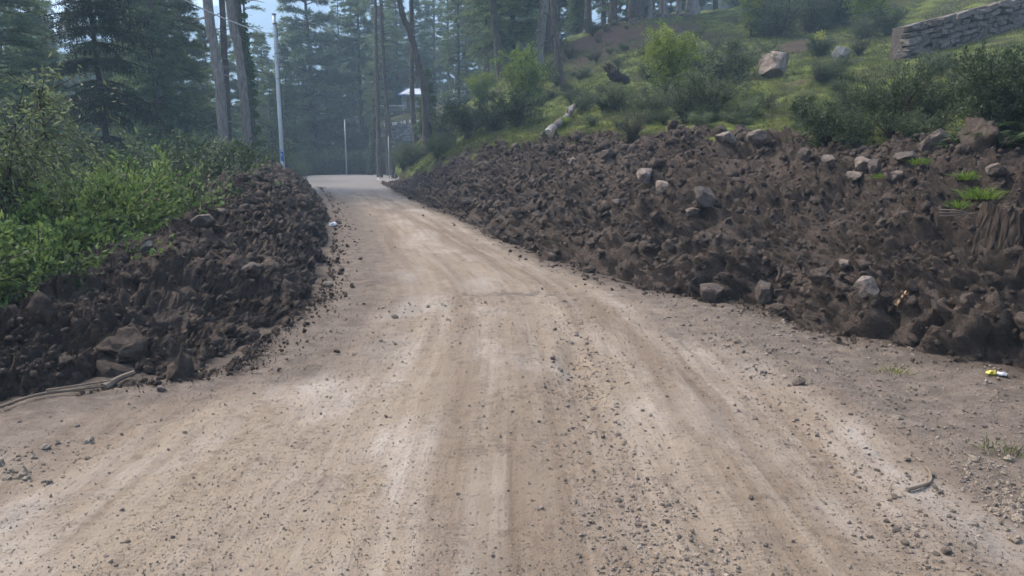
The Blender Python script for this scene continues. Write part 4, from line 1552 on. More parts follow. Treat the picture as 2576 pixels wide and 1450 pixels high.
custom_tree('pine_tree', 'pale straight bare pine trunk with broken branch stubs, left of the utility pole', 'pine tree', [(562, 372), (556, 250), (541, 130), (522, 0)], 34, (25, 22), 22, 'tall', .8, 10, 'bark_pale', 26, 61, stub_len=(0.3, 1.1))
custom_tree('pine_tree', 'bare grey pine trunk leaning left beside the ivy-clad trunk', 'pine tree', [(628, 360), (612, 230), (597, 110), (577, 0)], 36, (21, 20), 22, 'lanky', .7, 12, 'bark_pale', 5, 62, stub_len=(0.3, 0.8))
custom_tree('pine_tree', 'pine trunk wrapped in ivy behind the leaning grey trunk', 'pine tree', [(640, 365), (625, 230), (608, 110), (596, 0)], 39, (20, 18), 23, 'tall', .8, 11, 'bark', 6, 63, ivy=(2600, 0.5, 11, 0.3))
custom_tree('pine_tree', 'brown pine trunk directly behind the pale straight trunk', 'pine tree', [(574, 360), (570, 240), (564, 120), (558, 0)], 42, (17, 14), 22, 'tall', .8, 11, 'bark', 20, 64)
custom_tree('pine_tree', 'thin twin-stemmed pine with dead branch whorls by the road bend', 'pine tree', [(954, 400), (950, 270), (946, 130), (944, 0)], 66, (13, 7), 24, 'sparse', .9, 13, 'bark', 46, 65, stub_len=(0.3, 1.0))
custom_tree('pine_tree', 'thin dark bare stem left of the pavilion', 'pine tree', [(986, 350), (976, 280), (968, 210), (962, 120)], 62, (8, 6), 18, 'sparse', .7, 11, 'bark', 18, 66)
custom_tree('pine_tree', 'mossy stout trunk at the very end of the road', 'pine tree', [(931, 438), (937, 370), (941, 300), (944, 200)], 76, (15, 11), 20, 'sparse', .9, 12, 'bark_dark', 8, 67, ivy=(500, 0.2, 5, -1.6))
custom_tree('pine_tree', 'large curved pine trunk leaning left above the tail of the soil bank', 'pine tree', [(1079, 404), (1072, 300), (1066, 215), (1052, 160), (1031, 80), (1004, 0)], 44, (24, 13), 17, 'tall', .7, 12, 'bark', 10, 68, flare=0.7)
custom_tree('pine_tree', 'straight slim pine trunk in front of the pavilion roof', 'pine tree', [(1048, 366), (1038, 270), (1036, 180), (1035, 60)], 54, (14, 10), 21, 'lanky', .8, 12, 'bark', 12, 69)
custom_tree('pine_tree', 'dark pine trunk furthest left of those on the grassy slope', 'pine tree', [(1259, 202), (1250, 110), (1243, 40), (1239, -40)], 52, (18, 14), 20, 'bushy', .9, 5, 'bark', 10, 70)
custom_tree('pine_tree', 'stout pale mossy pine trunk between two dark trunks on the slope', 'pine tree', [(1353, 170), (1358, 100), (1365, 40), (1372, -40)], 50, (22, 22), 22, 'tall', .8, 9, 'bark_pale', 8, 71, ivy=(500, 0.2, 6, -2.2))
custom_tree('pine_tree', 'broad brown pine trunk right behind the pale mossy trunk', 'pine tree', [(1384, 142), (1381, 80), (1378, 30), (1376, -40)], 56, (28, 22), 22, 'tall', .9, 9, 'bark', 8, 72)
custom_tree('pine_tree', 'long slender pine trunk curving to the right foot, nearest on the slope', 'pine tree', [(1421, 238), (1407, 170), (1399, 90), (1392, 0)], 38, (17, 15), 20, 'lanky', .8, 12, 'bark', 9, 73)
for k, (px, py, w, lab) in enumerate(((1478, 76, 17, 'dark pine at the left end of the ridge'), (1541, 56, 19, 'pine with exposed roots on the ridge, second from its left end'),
                                      (1600, 52, 32, 'thickest ridge pine with roots spreading over the eroded soil'), (1634, 46, 13, 'pale slim ridge pine next to the thickest one'),
                                      (1668, 46, 17, 'pale grey ridge pine standing at the end of a surface root'), (1707, 40, 12, 'pale thin ridge pine in the gap between two stout ones'),
                                      (1741, 38, 26, 'stout grey ridge pine furthest right'))):
    t_ = custom_tree('pine_tree', lab, 'pine tree', [(px, py), (px + 1, py - 30), (px + 2, py - 70)], 58, (w, w * .85), 22, ('tall', 'bushy', 'lanky')[k % 3], .85, 6.5, 'bark_pale' if 'pale' in lab or 'grey' in lab else 'bark', 8, 80 + k, flare=0.7)
    if 'roots' in lab or 'root' in lab:
        g = Geo()
        rr = np.random.RandomState(k)
        b = np.array(t_.location)
        for q in range(6):
            a = rr.uniform(3.3, 6.1)
            L = rr.uniform(1.2, 3.6)
            s = np.linspace(0, 1, 9)
            xy = b[:2] + np.stack([np.cos(a + 0.4 * np.sin(s * 4 + q)) * L * s, np.sin(a + 0.4 * np.sin(s * 4 + q)) * L * s], 1)
            zz = hill_surface(xy[:, 0], xy[:, 1]) + 0.06 * (1 - s)
            g.add(*tube(np.stack([xy[:, 0], xy[:, 1], zz + 0.25 * np.exp(-s * 6)], 1) - b, 0.16 * (1 - s) + 0.03, 6))
        link('root', g.mesh('root', [M['bark']], True), t_)

# the dark cedar
cx, cy = xat(311, 25), 25.0
cz0 = gz(cx, cy)


def zof(py, D):
    return at(0, py, D)[2]


tiers = []
rr = np.random.RandomState(9)


def br(lst):
    return [(math.radians(a), L) for a, L in lst]


def spread(n, L, lo=0.7):
    return [(2 * math.pi * (q + rr.uniform(-.3, .3)) / n, L * rr.uniform(lo, 1.1)) for q in range(n)]


tiers.append((zof(345, cy) - cz0, br([(185, 1.7), (205, 1.5), (-10, 1.3), (-50, 1.2), (235, 1.4), (80, 1.2)]), 0.62))
tiers.append((zof(250, cy) - cz0, br([(-8, 2.0), (-30, 2.1), (8, 1.8), (190, 1.5), (215, 1.6), (160, 1.4), (60, 1.6), (100, 1.6), (265, 1.5), (300, 1.7)]), 0.50))
tiers.append((zof(225, cy) - cz0, br([(-18, 1.9), (200, 1.3), (178, 1.5), (30, 1.6), (120, 1.5), (280, 1.5)]), 0.48))
tiers.append((zof(150, cy) - cz0, br([(182, 2.0), (170, 1.8), (200, 1.8), (-5, 1.7), (-25, 1.6), (225, 1.4), (80, 1.5), (300, 1.4)]), 0.33))
for py_, L_, d_ in ((285, 1.3, .5), (205, 1.2, .42), (110, 1.3, .36)):
    tiers.append((zof(py_, cy) - cz0, spread(5, L_), d_))
tiers.append((zof(70, cy) - cz0, br([(185, 1.6), (0, 2.0), (-20, 1.8), (160, 1.4), (220, 1.3), (300, 1.3), (70, 1.4)]), 0.36))
for q, py in enumerate((35, 10, -25, -60, -110, -170, -230, -300)):
    tiers.append((zof(py, cy) - cz0, spread(8, 1.75 - 0.17 * q), 0.28))
P, R = straight_trunk(zof(-380, cy) - cz0, 0.125, 3, 0.1)
ced = empty('cedar_tree', (cx, cy, cz0), 'dark layered cedar with drooping tiers of branches left of the pale trunks', 'cedar tree')
g = Geo()
g.add(*trunk_geo(P, R, 12, 0.15, 7, 0.4))
link('trunk', g.mesh('trunk', [M['bark_dark']], True), ced)
link('crown', deodar_crown(17, tiers, 4).mesh('crown', [M['bark_dark'], M['needle_d']]), ced)
ced.rotation_euler = (0, -0.02, 0)

# ------------------------------------------------------------------ shrubs
def shrub_geo(seed, H, W_, n_stem, n_twig, leaf_n, ll, lw, twig_mat, leaf_mat, arch=0.3, bare=0.3, hang=0.0, top_bias=1.0):
    r = np.random.RandomState(seed)
    st = Geo()
    LP, LD = [], []
    for s in range(n_stem):
        a = 2 * math.pi * (s + r.uniform(-.4, .4)) / n_stem
        o = np.array((math.cos(a), math.sin(a), 0))
        h = H * r.uniform(0.6, 1.0)
        w = W_ * r.uniform(0.35, 1.0)
        t = np.linspace(0, 1, 7)
        Q = o * (w * t ** 1.3)[:, None] + r.normal(size=(7, 3)) * 0.03 * H * t[:, None]
        Q[:, 2] += h * (t - arch * t ** 3) - 0.05
        st.add(*tube(Q, np.linspace(0.016, 0.004, 7) * (0.5 + 0.5 * H), 4, caps=False))
        for q in range(n_twig):
            u = bare + (1 - bare) * r.rand() ** (1 / top_bias)
            b = np.array([np.interp(u, t, Q[:, c]) for c in range(3)])
            d = norm(o * r.uniform(-0.3, 1.0) + r.normal(size=3) * 0.7 + np.array((0, 0, 0.4 - hang)))
            L = H * r.uniform(0.10, 0.30)
            e = b + d * L
            m = (b + e) / 2 + np.array((0, 0, 0.06 * L))
            e = e - np.array((0, 0, hang * L * 0.6))
            st.add(*tube(np.stack([b, m, e]), (0.006, 0.0045, 0.003), 3, caps=False))
            f = r.rand(leaf_n)
            p = np.where(f[:, None] < 0.5, b + (m - b) * (f * 2)[:, None], m + (e - m) * (f * 2 - 1)[:, None])
            LP.append(p + r.normal(size=(leaf_n, 3)) * 0.015 * H)
            LD.append(d * 0.6 + r.normal(size=(leaf_n, 3)) * 0.6 + np.array((0, 0, 0.2 - hang)))
    lv = Geo()
    leaves_into(lv, np.vstack(LP), np.vstack(LD), ll, lw, r, 0)
    return st.mesh('stem', [M[twig_mat]]), lv.mesh('foliage', [M[leaf_mat]])


SH = {}
# name: (H of the model, stem mesh, foliage mesh)
SH['dark'] = (1.6,) + shrub_geo(1, 1.6, 0.95, 12, 22, 26, 0.055, 0.034, 'twig', 'leaf_dark', 0.25, 0.12)
SH['dark2'] = (1.5,) + shrub_geo(2, 1.5, 1.1, 13, 20, 26, 0.050, 0.032, 'twig', 'leaf_grey', 0.35, 0.12)
SH['bright'] = (1.7,) + shrub_geo(3, 1.7, 0.85, 9, 56, 34, 0.052, 0.029, 'twig', 'leaf_bright', 0.35, 0.06)
SH['bright2'] = (1.5,) + shrub_geo(13, 1.5, 1.0, 9, 56, 34, 0.048, 0.028, 'twig', 'leaf_bright', 0.4, 0.06)
SH['light'] = (2.4,) + shrub_geo(4, 2.4, 1.1, 12, 30, 26, 0.085, 0.042, 'twig', 'leaf_yellow', 0.2, 0.15)
SH['willow'] = (2.6,) + shrub_geo(5, 2.6, 1.0, 12, 30, 28, 0.10, 0.030, 'twig', 'leaf_yellow', 0.15, 0.25, 0.3)
SH['grey'] = (1.8,) + shrub_geo(6, 1.8, 1.0, 16, 24, 20, 0.052, 0.026, 'twig', 'leaf_grey', 0.15, 0.2)
SH['twiggy'] = (1.4,) + shrub_geo(7, 1.4, 0.7, 26, 16, 6, 0.035, 0.020, 'twig', 'leaf_grey', 0.1, 0.2)
SH['arching'] = (1.6,) + shrub_geo(8, 1.6, 1.5, 16, 28, 22, 0.042, 0.027, 'twig', 'leaf_dark', 0.55, 0.25)
SH['sapling'] = (3.2,) + shrub_geo(9, 3.2, 0.8, 8, 46, 22, 0.085, 0.028, 'twig', 'leaf_sap', 0.1, 0.30, 0.55)
SH['olive'] = (2.0,) + shrub_geo(10, 2.0, 1.1, 14, 24, 24, 0.060, 0.032, 'twig', 'leaf_sap', 0.3, 0.15)


SHZ = {}


def shrub(key, p, h, label, group=None, wide=1.0, name='shrub', cat='shrub', sink=0.05):
    H, sm, fm = SH[key]
    if group:
        w_ = {'dark': 'dark small-leaved', 'dark2': 'grey-green spreading', 'olive': 'light olive leafy', 'grey': 'grey-green upright', 'twiggy': 'twiggy half-bare'}.get(key, 'leafy')
        label, group = w_ + ' ' + label.replace('grey-green ', '').replace('dark green ', '').replace('low ', 'low '), w_ + ' ' + group.replace('dark ', '')
    if key not in SHZ:
        co = np.empty(len(fm.vertices) * 3)
        fm.vertices.foreach_get('co', co)
        SHZ[key] = float(np.percentile(co[2::3], 99.3))
    s = h / SHZ[key]
    o = empty(name, (p[0], p[1], p[2] - sink), label, cat, group)
    link('stem', sm, o)
    link('foliage', fm, o)
    o.scale = (s * wide, s * wide, s)
    o.rotation_euler = (0, 0, random.uniform(0, 6.28))
    return o


def hshrub(key, px, py, hpx, label, group=None, wide=1.0, **kw):
    p = hit(px, py)
    return shrub(key, p, 1.03 * hpx * p[1] / FPX, label, group, wide, **kw)


def lshrub(key, px, D, top_py, label, group=None, wide=1.0, **kw):
    x = xat(px, D)
    z = gz(x, D)
    x -= 0.25 + (0.045 * D if px > 440 else 0.35 if px > 160 else 0)
    return shrub(key, (x, D, z), max(0.5, at(px, top_py, D)[2] - z), label, group, wide * 0.82, **kw)


lshrub('sapling', 70, 8.4, 178, 'tall leafy sapling with drooping narrow leaves at the left edge', name='sapling', cat='sapling', wide=1.15)
lshrub('sapling', 0, 7.8, 215, 'second drooping-leaved sapling cut by the left edge', name='sapling', cat='sapling', wide=1.1)
lshrub('bright', 345, 10.2, 418, 'bright green bush with upright feathery sprays behind the dirt pile')
lshrub('bright2', 392, 11.0, 462, 'bright green bush touching the crest of the dirt pile beside the dry weeds')
lshrub('bright', 235, 9.0, 475, 'bright green bush in the middle of the left thicket')
lshrub('bright2', 130, 8.0, 490, 'yellow-green bush below the tall sapling')
lshrub('bright', 55, 7.0, 560, 'green bush low at the left edge above the dirt pile', wide=1.2)
lshrub('bright2', 180, 7.6, 560, 'green bush at the foot of the left thicket behind the pile crest')
lshrub('dark', 15, 6.4, 640, 'dark leafy bush in the left corner where the dirt pile ends', wide=1.2)
lshrub('bright', -60, 6.6, 560, 'leafy bush partly outside the left edge', wide=1.2)
for px_, D_, ty_, lab_ in ((350, 11.8, 432, 'bright green bush right of the feathery-sprayed one'), (292, 10.4, 445, 'bright green bush left of the feathery-sprayed one'), (205, 9.6, 465, 'broad bright green bush between the sapling and the feathery bush'),
                           (150, 9.0, 470, 'rounded green bush right below the sapling'), (440, 13.2, 470, 'green bush behind the dry seed-headed weeds'), (100, 7.6, 540, 'low spreading green bush above the corner of the dirt pile'), (250, 8.4, 540, 'low green bush leaning over the crest of the dirt pile')):
    lshrub('bright2' if px_ % 2 else 'bright', px_, D_, ty_, lab_, None, 1.2)
lshrub('dark', 110, 9.5, 440, 'dark bush behind the yellow-green bush under the sapling')
G_L = 'dark shrubs in the thicket left of the road'
LAB_L = 'dark green shrub in the thicket between the dirt pile and the pines'
for k, (px, D, ty) in enumerate(((470, 12.5, 430), (540, 14, 425), (500, 17, 372), (590, 17, 372), (430, 15, 408), (560, 21, 352), (630, 22, 352), (610, 30, 352), (690, 36, 372), (590, 27, 345), (520, 26, 350),
                                 (380, 18, 420), (310, 14, 440), (230, 13, 430), (180, 16, 410), (60, 12, 400), (260, 20, 400), (430, 23, 372), (350, 26, 390), (730, 44, 372), (700, 26, 402), (605, 18.5, 420), (755, 55, 385), (600, 13.0, 470), (160, 20, 370), (20, 20, 340), (90, 26, 330))):
    lshrub(('dark', 'dark2', 'dark', 'dark')[k % 4], px, D, ty, LAB_L, G_L, 1.3)
r = np.random.RandomState(61)
for k in range(46):
    D = r.uniform(33, 66)
    px = r.uniform(230, 905)
    x = xat(px, D)
    if x > xL(D) - 1.2:
        continue
    lshrub(('dark2', 'olive', 'dark', 'grey')[k % 4], px, D, 400 - r.uniform(0, 55), LAB_L, G_L, 1.4)
G_E = 'shrubs crowding the end of the road'
LAB_E = 'grey-green shrub in the hedge-like growth beyond the road bend'
for k, (px, D, ty) in enumerate(((775, 80, 392), (800, 84, 380), (830, 86, 385), (862, 84, 392), (890, 86, 380), (915, 85, 385), (945, 86, 388), (970, 84, 385), (995, 82, 380), (745, 70, 380), (820, 96, 360), (880, 98, 362), (940, 98, 355),
                                 (770, 64, 405), (905, 92, 370), (850, 92, 372))):
    x = xat(px, D)
    z = gz(x, D)
    shrub(('dark2', 'olive', 'dark', 'grey')[k % 4], (x, D, z), max(1.5, at(px, ty, D)[2] - z), LAB_E, G_E, 0.95)
r = np.random.RandomState(67)
for k in range(20):
    px = 768 + k * 11 + r.uniform(-4, 4)
    D = r.uniform(77.5, 79.8)
    x = xat(px, D)
    z = gz(x, D) if x < xL(D) else 0.0
    shrub(('dark2', 'olive', 'dark', 'grey')[k % 4], (x, D, z), at(px, r.uniform(372, 402), D)[2] - z, LAB_E, G_E, 0.9)
G_T = 'shrubs beside the curved trunk'
for k, (px, py, h) in enumerate(((1012, 425, 45), (1035, 415, 48), (1050, 398, 38), (1100, 400, 48), (1000, 402, 42), (1025, 388, 28), (1120, 385, 45), (1105, 372, 40))):
    hshrub(('olive', 'dark2', 'grey')[k % 3], px, py, h, 'grey-green shrub around the foot of the curved trunk', G_T, 1.2)

for a in (('light', 1320, 268, 128, 'round yellow-green bush left of the white fallen log', None, 1.0), ('light', 1210, 262, 72, 'small pale green bush next to the flag poles', None, 1.0),
          ('dark', 1300, 320, 85, 'dark bush under the round yellow-green bush', None, 1.2), ('dark', 1240, 335, 75, 'dark low bush left of the fallen log', None, 1.2),
          ('arching', 1175, 352, 95, 'spreading many-stemmed shrub with bare lower branches at the tail of the bank', None, 0.75), ('grey', 1120, 358, 70, 'grey shrub beside the many-stemmed shrub', None, 1.1),
          ('grey', 1440, 262, 42, 'low bush above the top end of the fallen log', None, 1.3), ('dark2', 1470, 285, 48, 'dense bush touching the top end of the fallen log', None, 1.2),
          ('light', 1420, 320, 28, 'small pale bush growing against the fallen log', None, 1.0),
          ('willow', 1680, 250, 165, 'tall yellow-green bush in the middle of the slope', None, 0.95), ('grey', 1650, 300, 75, 'grey bush in front of the tall yellow-green bush', None, 1.2),
          ('grey', 1722, 312, 120, 'dense grey-green bush right of the tall yellow-green bush', None, 1.1), ('grey', 1790, 300, 120, 'grey-green bush left of the pale boulder', None, 1.1),
          ('dark2', 1840, 215, 100, 'grey bush uphill of the pale boulder', None, 1.2), ('grey', 1765, 195, 70, 'small grey bush behind the tall yellow-green bush', None, 1.2),
          ('twiggy', 1590, 362, 88, 'twiggy nearly leafless bush at the grass edge above the bank', None, 1.0), ('dark2', 1545, 275, 55, 'bush below the dark rotting log', None, 1.3),
          ('willow', 1888, 92, 105, 'slim yellow-green bush near the end of the ridge', None, 0.8), ('grey', 1965, 95, 115, 'grey bush right of the slim yellow-green bush', None, 1.2),
          ('grey', 2045, 80, 100, 'grey bush on the skyline left of the dry stone wall', None, 1.2), ('dark', 1935, 40, 60, 'dark bush on the skyline by the slim yellow-green bush', None, 1.2),
          ('dark', 1905, 55, 95, 'dark bush between the slim yellow-green bush and the ridge end', None, 1.2), ('dark2', 2010, 40, 90, 'tall dark bush on the skyline above the yellow flowers', None, 1.3), ('dark', 2110, 60, 110, 'dark leafy bush on the skyline left of the drooping green bush', None, 1.2),
          ('light', 2190, 78, 120, 'leafy drooping green bush at the upper end of the dry stone wall', None, 1.1), ('dark', 2230, 90, 60, 'dark bush against the left end of the dry stone wall', None, 1.2),
          ('dark', 2070, 372, 118, 'dark small-leaved thorny shrub on the edge of the bank', None, 1.2), ('dark', 2140, 378, 100, 'low thorny shrub right of the one on the bank edge', None, 1.2),
          ('arching', 2240, 352, 175, 'large arching dark shrub in front of the stone wall', None, 0.62), ('arching', 2350, 340, 130, 'arching shrub behind the big dark boulder', None, 0.6),
          ('dark', 2485, 345, 190, 'tall dark shrub behind the ferns', None, 0.85), ('dark', 2565, 350, 235, 'tall dark shrub cut by the right edge', None, 0.85), ('dark2', 2300, 360, 90, 'low dark shrub left of the big dark boulder', None, 1.2),
          ('olive', 2520, 205, 70, 'leafy bush in front of the right part of the stone wall', None, 1.0)):
    hshrub(*a)
G_H = 'low bushes dotted over the grassy slope'
r = np.random.RandomState(41)
for k in range(210):
    px, py = r.uniform(1200, 2570), r.uniform(60, 335)
    p = hit(px, py)
    if p[0] < xT(p[1]) + 0.6 or p[1] > 62 or p[1] < 12:
        continue
    if px > 2130 and py > 180 and k % 3:
        continue
    if (1860 < px < 2040 and 100 < py < 270) or (2240 < px and py < 190) or (1340 < px < 1480 and 255 < py) or (2080 < px < 2160 and py < 190):
        continue
    shrub(('dark2', 'grey', 'twiggy', 'olive', 'dark')[r.randint(5)], p, r.uniform(0.3, 1.15) * (0.45 if py > 225 else 1), 'low grey-green bush among the grass of the hillside', G_H, 1.3)


# ferns and strap-leaved plants
def fern_geo(seed, n, L, strap=False):
    r = np.random.RandomState(seed)
    g = Geo()
    for k in range(n):
        a = 2 * math.pi * (k + r.rand()) / n
        o = np.array((math.cos(a), math.sin(a), 0))
        sv = np.array((-o[1], o[0], 0))
        l = L * r.uniform(0.7, 1.1)
        t = np.linspace(0, 1, 9)
        Q = o * (l * t * 0.8)[:, None]
        Q[:, 2] += l * (1.35 * t - 1.0 * t ** 2)
        if strap:
            wd = 0.022 * np.sin(np.pi * np.clip(t * 0.92 + 0.08, 0, 1))
            V = np.stack([Q - sv * wd[:, None], Q + (0, 0, 0.004), Q + sv * wd[:, None]], 1).reshape(-1, 3)
            g.add(V, grid_faces(9, 3))
            continue
        g.add(*tube(Q, np.linspace(0.005, 0.002, 9), 3, caps=False))
        u = np.linspace(0.12, 0.98, 16)
        b = np.stack([np.interp(u, t, Q[:, c]) for c in range(3)], 1)
        pl = 0.26 * l * np.sin(np.pi * (u * 0.82 + 0.14))
        for sg in (-1, 1):
            tip = b + sv * sg * pl[:, None] + o * (pl * 0.35)[:, None] - np.array((0, 0, 1)) * (pl * 0.25)[:, None]
            fw = o * 0.020 * l / 0.5
            V = np.stack([b - fw, b + fw, tip], 1).reshape(-1, 3)
            g.add(V, np.arange(48).reshape(-1, 3))
    return g


fm = fern_geo(1, 16, 0.75).mesh('fern', [M['fern']])
sm_ = fern_geo(2, 22, 0.5, True).mesh('strap_leaf_plant', [M['fern']])
for k, (px, py, s, lab) in enumerate(((2520, 385, 0.75, 'fern with long arching fronds above the tree stump'), (2570, 372, 0.8, 'fern at the right edge under the tall dark shrub'), (2470, 365, 0.6, 'fern between the big dark boulder and the larger fern'), (2560, 330, 0.8, 'fern higher up at the right edge'))):
    p = hit(px, py)
    o = tag(link('fern', fm, None, p), lab, 'fern')
    o.scale = (s, s, s)
    o.rotation_euler = (0.1, 0, k * 1.3)
for k, (px, py, s, lab) in enumerate(((2425, 385, 1.0, 'strap-leaved plant in front of the big dark boulder'), (2395, 392, 0.7, 'smaller strap-leaved plant left of the first one'))):
    p = hit(px, py)
    o = tag(link('strap_leaf_plant', sm_, None, p), lab, 'plant')
    o.scale = (s, s, s)
p = hit(2057, 142)
yf = shrub('dark2', p, 0.7, 'low leafy plant topped with bright yellow flowers on the slope', name='flowering_plant', cat='flowering plant')
g = Geo()
rr = np.random.RandomState(3)
pp = np.stack([rr.normal(size=160) * 0.22, rr.normal(size=160) * 0.2, 1.25 + rr.normal(size=160) * 0.28], 1)
leaves_into(g, pp, rr.normal(size=(160, 3)) + (0, -0.5, 0.2), 0.20, 0.075, rr, 0)
link('blossom', g.mesh('blossom', [M['leaf_flower']]), yf)

# dry weeds on the crest of the left pile
g = Geo()
rr = np.random.RandomState(4)
for k in range(7):
    a = rr.uniform(0, 6.28)
    s = np.linspace(0, 1, 6)
    Q = np.stack([np.cos(a) * 0.22 * s ** 1.5, np.sin(a) * 0.22 * s ** 1.5, 0.62 * rr.uniform(0.6, 1) * s], 1)
    g.add(*tube(Q, np.linspace(0.005, 0.0025, 6), 4), mi=0)
    for q in range(3):
        e = Q[3 + q % 3] + rr.normal(size=3) * 0.07
        g.add(*tube(np.stack([Q[2 + q], (Q[2 + q] + e) / 2, e]), 0.0025, 3), mi=0)
        leaves_into(g, np.repeat(e[None], 7, 0), rr.normal(size=(7, 3)), 0.03, 0.018, rr, 1)
p = heap_hit(505, 528, PILEV)
tag(link('dry_weed', g.mesh('dry_weed', [M['drywood'], M['dryweed']]), None, p - np.array((0, -0.1, 0.05))), 'dry seed-headed weeds on the crest of the left dirt pile', 'weeds')


# ------------------------------------------------------------------ fallen wood
def log_obj(name, label, cat, a, b, r0, r1, mat, seed, nst, slen, extra=None):
    a, b = np.array(a), np.array(b)
    o = empty(name, tuple(a), label, cat)
    s = np.linspace(0, 1, 20)
    C = (b - a) * s[:, None] + 0.07 * np.stack([np.sin(s * 5), np.cos(s * 4), 0.6 * np.sin(s * 7)], 1)
    R = np.interp(s, (0, 1), (r0, r1))
    g = Geo()
    g.add(*tube(C, R, 18, 0.55, seed))
    rr = np.random.RandomState(seed)
    ax = norm(b - a)
    for k in range(14 if r1 > r0 else 5):                 # torn fibres at the broken end
        d_ = norm(rr.normal(size=3)) * r1 * 0.75
        e_ = C[-1] + d_ * 1.2 + ax * rr.uniform(0.05, 0.35) * (r1 / 0.3)
        g.add(*tube(np.stack([C[-2] + d_ * 0.8, (C[-1] + d_ + e_) / 2, e_]), (r1 * 0.3, r1 * 0.2, 0.01), 5, 0.3, k))
    link('trunk', g.mesh('trunk', [M[mat]], False), o)
    for k in range(nst):
        i = rr.randint(1, 18)
        d = norm(np.cross(ax, rr.normal(size=3)) + (0, 0, 0.4))
        L = rr.uniform(*slen)
        g = Geo()
        q = C[i] + d * np.linspace(0, L, 4)[:, None] + rr.normal(size=(4, 3)) * 0.02
        g.add(*tube(q, np.linspace(0.035, 0.012, 4), 5))
        link('branch_stub', g.mesh('branch_stub', [M['insul'] if k % 2 else M[mat]]), o)
    return o


a, b = hit(1378, 344), hit(1452, 284)
log_obj('fallen_log', 'bleached white fallen log with broken stubs lying down the grassy slope', 'log', a + (0, 0, .10), b + (0, 0, .22), 0.125, 0.085, 'deadwood', 5, 26, (0.05, 0.24))
a = hit(1578, 222)
log_obj('fallen_log', 'dark rotting log with a torn jagged end higher on the slope', 'log', a + (0, 0, .15), a + (-0.62, 0.05, 0.62), 0.17, 0.25, 'stumpwood', 6, 12, (0.15, 0.5))

# old stump, cut by the right edge
p = heap_hit(2530, 615, BANKV)
st_c = np.array(at(2545, 618, p[1] + 0.25))
SH_ = 110 * st_c[1] / FPX
o = empty('tree_stump', tuple(st_c - np.array((0, 0, 0.05))), 'weathered grey-brown tree stump set in the bank at the right edge', 'tree stump')
na, nz = 72, 16
th = np.linspace(0, 2 * np.pi, na, endpoint=False)
zz = np.linspace(-0.25, SH_, nz)
prof = 0.30 * (1.16 - 0.22 * np.clip(zz / SH_, 0, 1))
rid = fbm(np.stack([np.cos(th) * 4, np.sin(th) * 4, 0 * th], 1), 4, 71) * 0.16 + 0.05 * np.sign(vnoise(np.stack([np.cos(th) * 7, np.sin(th) * 7, 0 * th], 1), 5)) * np.abs(vnoise(np.stack([np.cos(th) * 7, np.sin(th) * 7, 0 * th], 1), 5)) ** 0.5
VV = []
for z_, r_ in zip(zz, prof):
    rr_ = r_ * (1 + rid + 0.04 * fbm(np.stack([np.cos(th) * 9, np.sin(th) * 9, np.full(na, z_ * 6)], 1), 3, 72))
    VV.append(np.stack([np.cos(th) * rr_, np.sin(th) * rr_, np.full(na, z_) + (0.11 * fbm(np.stack([np.cos(th) * 6, np.sin(th) * 6, 0 * th], 1), 3, 73) if z_ > SH_ * 0.97 else 0)], 1))
V = np.vstack(VV)
aa = np.arange(na * nz).reshape(nz, na)
bb = np.roll(aa, -1, 1)
g = Geo()
g.add(V, np.stack([aa[:-1], bb[:-1], bb[1:], aa[1:]], -1).reshape(-1, 4))
link('trunk', g.mesh('trunk', [M['stumpwood']]), o)
g = Geo()
top = VV[-1] * np.array((0.985, 0.985, 1))
rings = [top]
for f in (0.75, 0.5, 0.25):
    q_ = top * np.array((f, f, 1))
    q_[:, 2] = SH_ - 0.015 + 0.03 * fbm(q_ * 14, 3, 74)
    rings.append(q_)
V = np.vstack(rings + [np.array([[0, 0, SH_ - 0.01]])])
F = []
for k in range(3):
    A_ = np.arange(na) + k * na
    F.append(np.stack([A_, np.roll(A_, -1), np.roll(A_, -1) + na, A_ + na], -1))
A_ = np.arange(na) + 3 * na
g.add(V, F + [np.stack([A_, np.roll(A_, -1), np.full(na, 4 * na)], -1)])
link('cut_top', g.mesh('cut_top', [M['stumpwood']]), o)
g = Geo()
for k in range(4):
    g.add(*tube(np.array([(-0.10 + 0.03 * k, -0.335, 0.08 + 0.02 * k), (-0.11 + 0.035 * k, -0.36, 0.0), (-0.13 + 0.05 * k, -0.385, -0.07)]), (0.006, 0.014, 0.004), 5))
link('split_wood', g.mesh('split_wood', [M['freshwood']]), o, (0, 0, 0))
tag(o.children[-1], 'fresh orange split wood at its foot')


def stick(name, label, pts, r0, r1, mat, cat, sides=6, rough=0.15, group=None):
    P = catmull(np.array(pts), 16)
    o_ = P[0].copy()
    g = Geo()
    g.add(*tube(P - o_, np.linspace(r0, r1, 16), sides, rough, 3))
    return tag(link(name, g.mesh(name, [M[mat]]), None, o_), label, cat, group)


def gp(px, py, dz=0.012):
    p = gnd(px, py)
    p[2] = float(road_z(np.array([p[0]]), np.array([p[1]]))[0]) + dz
    return p


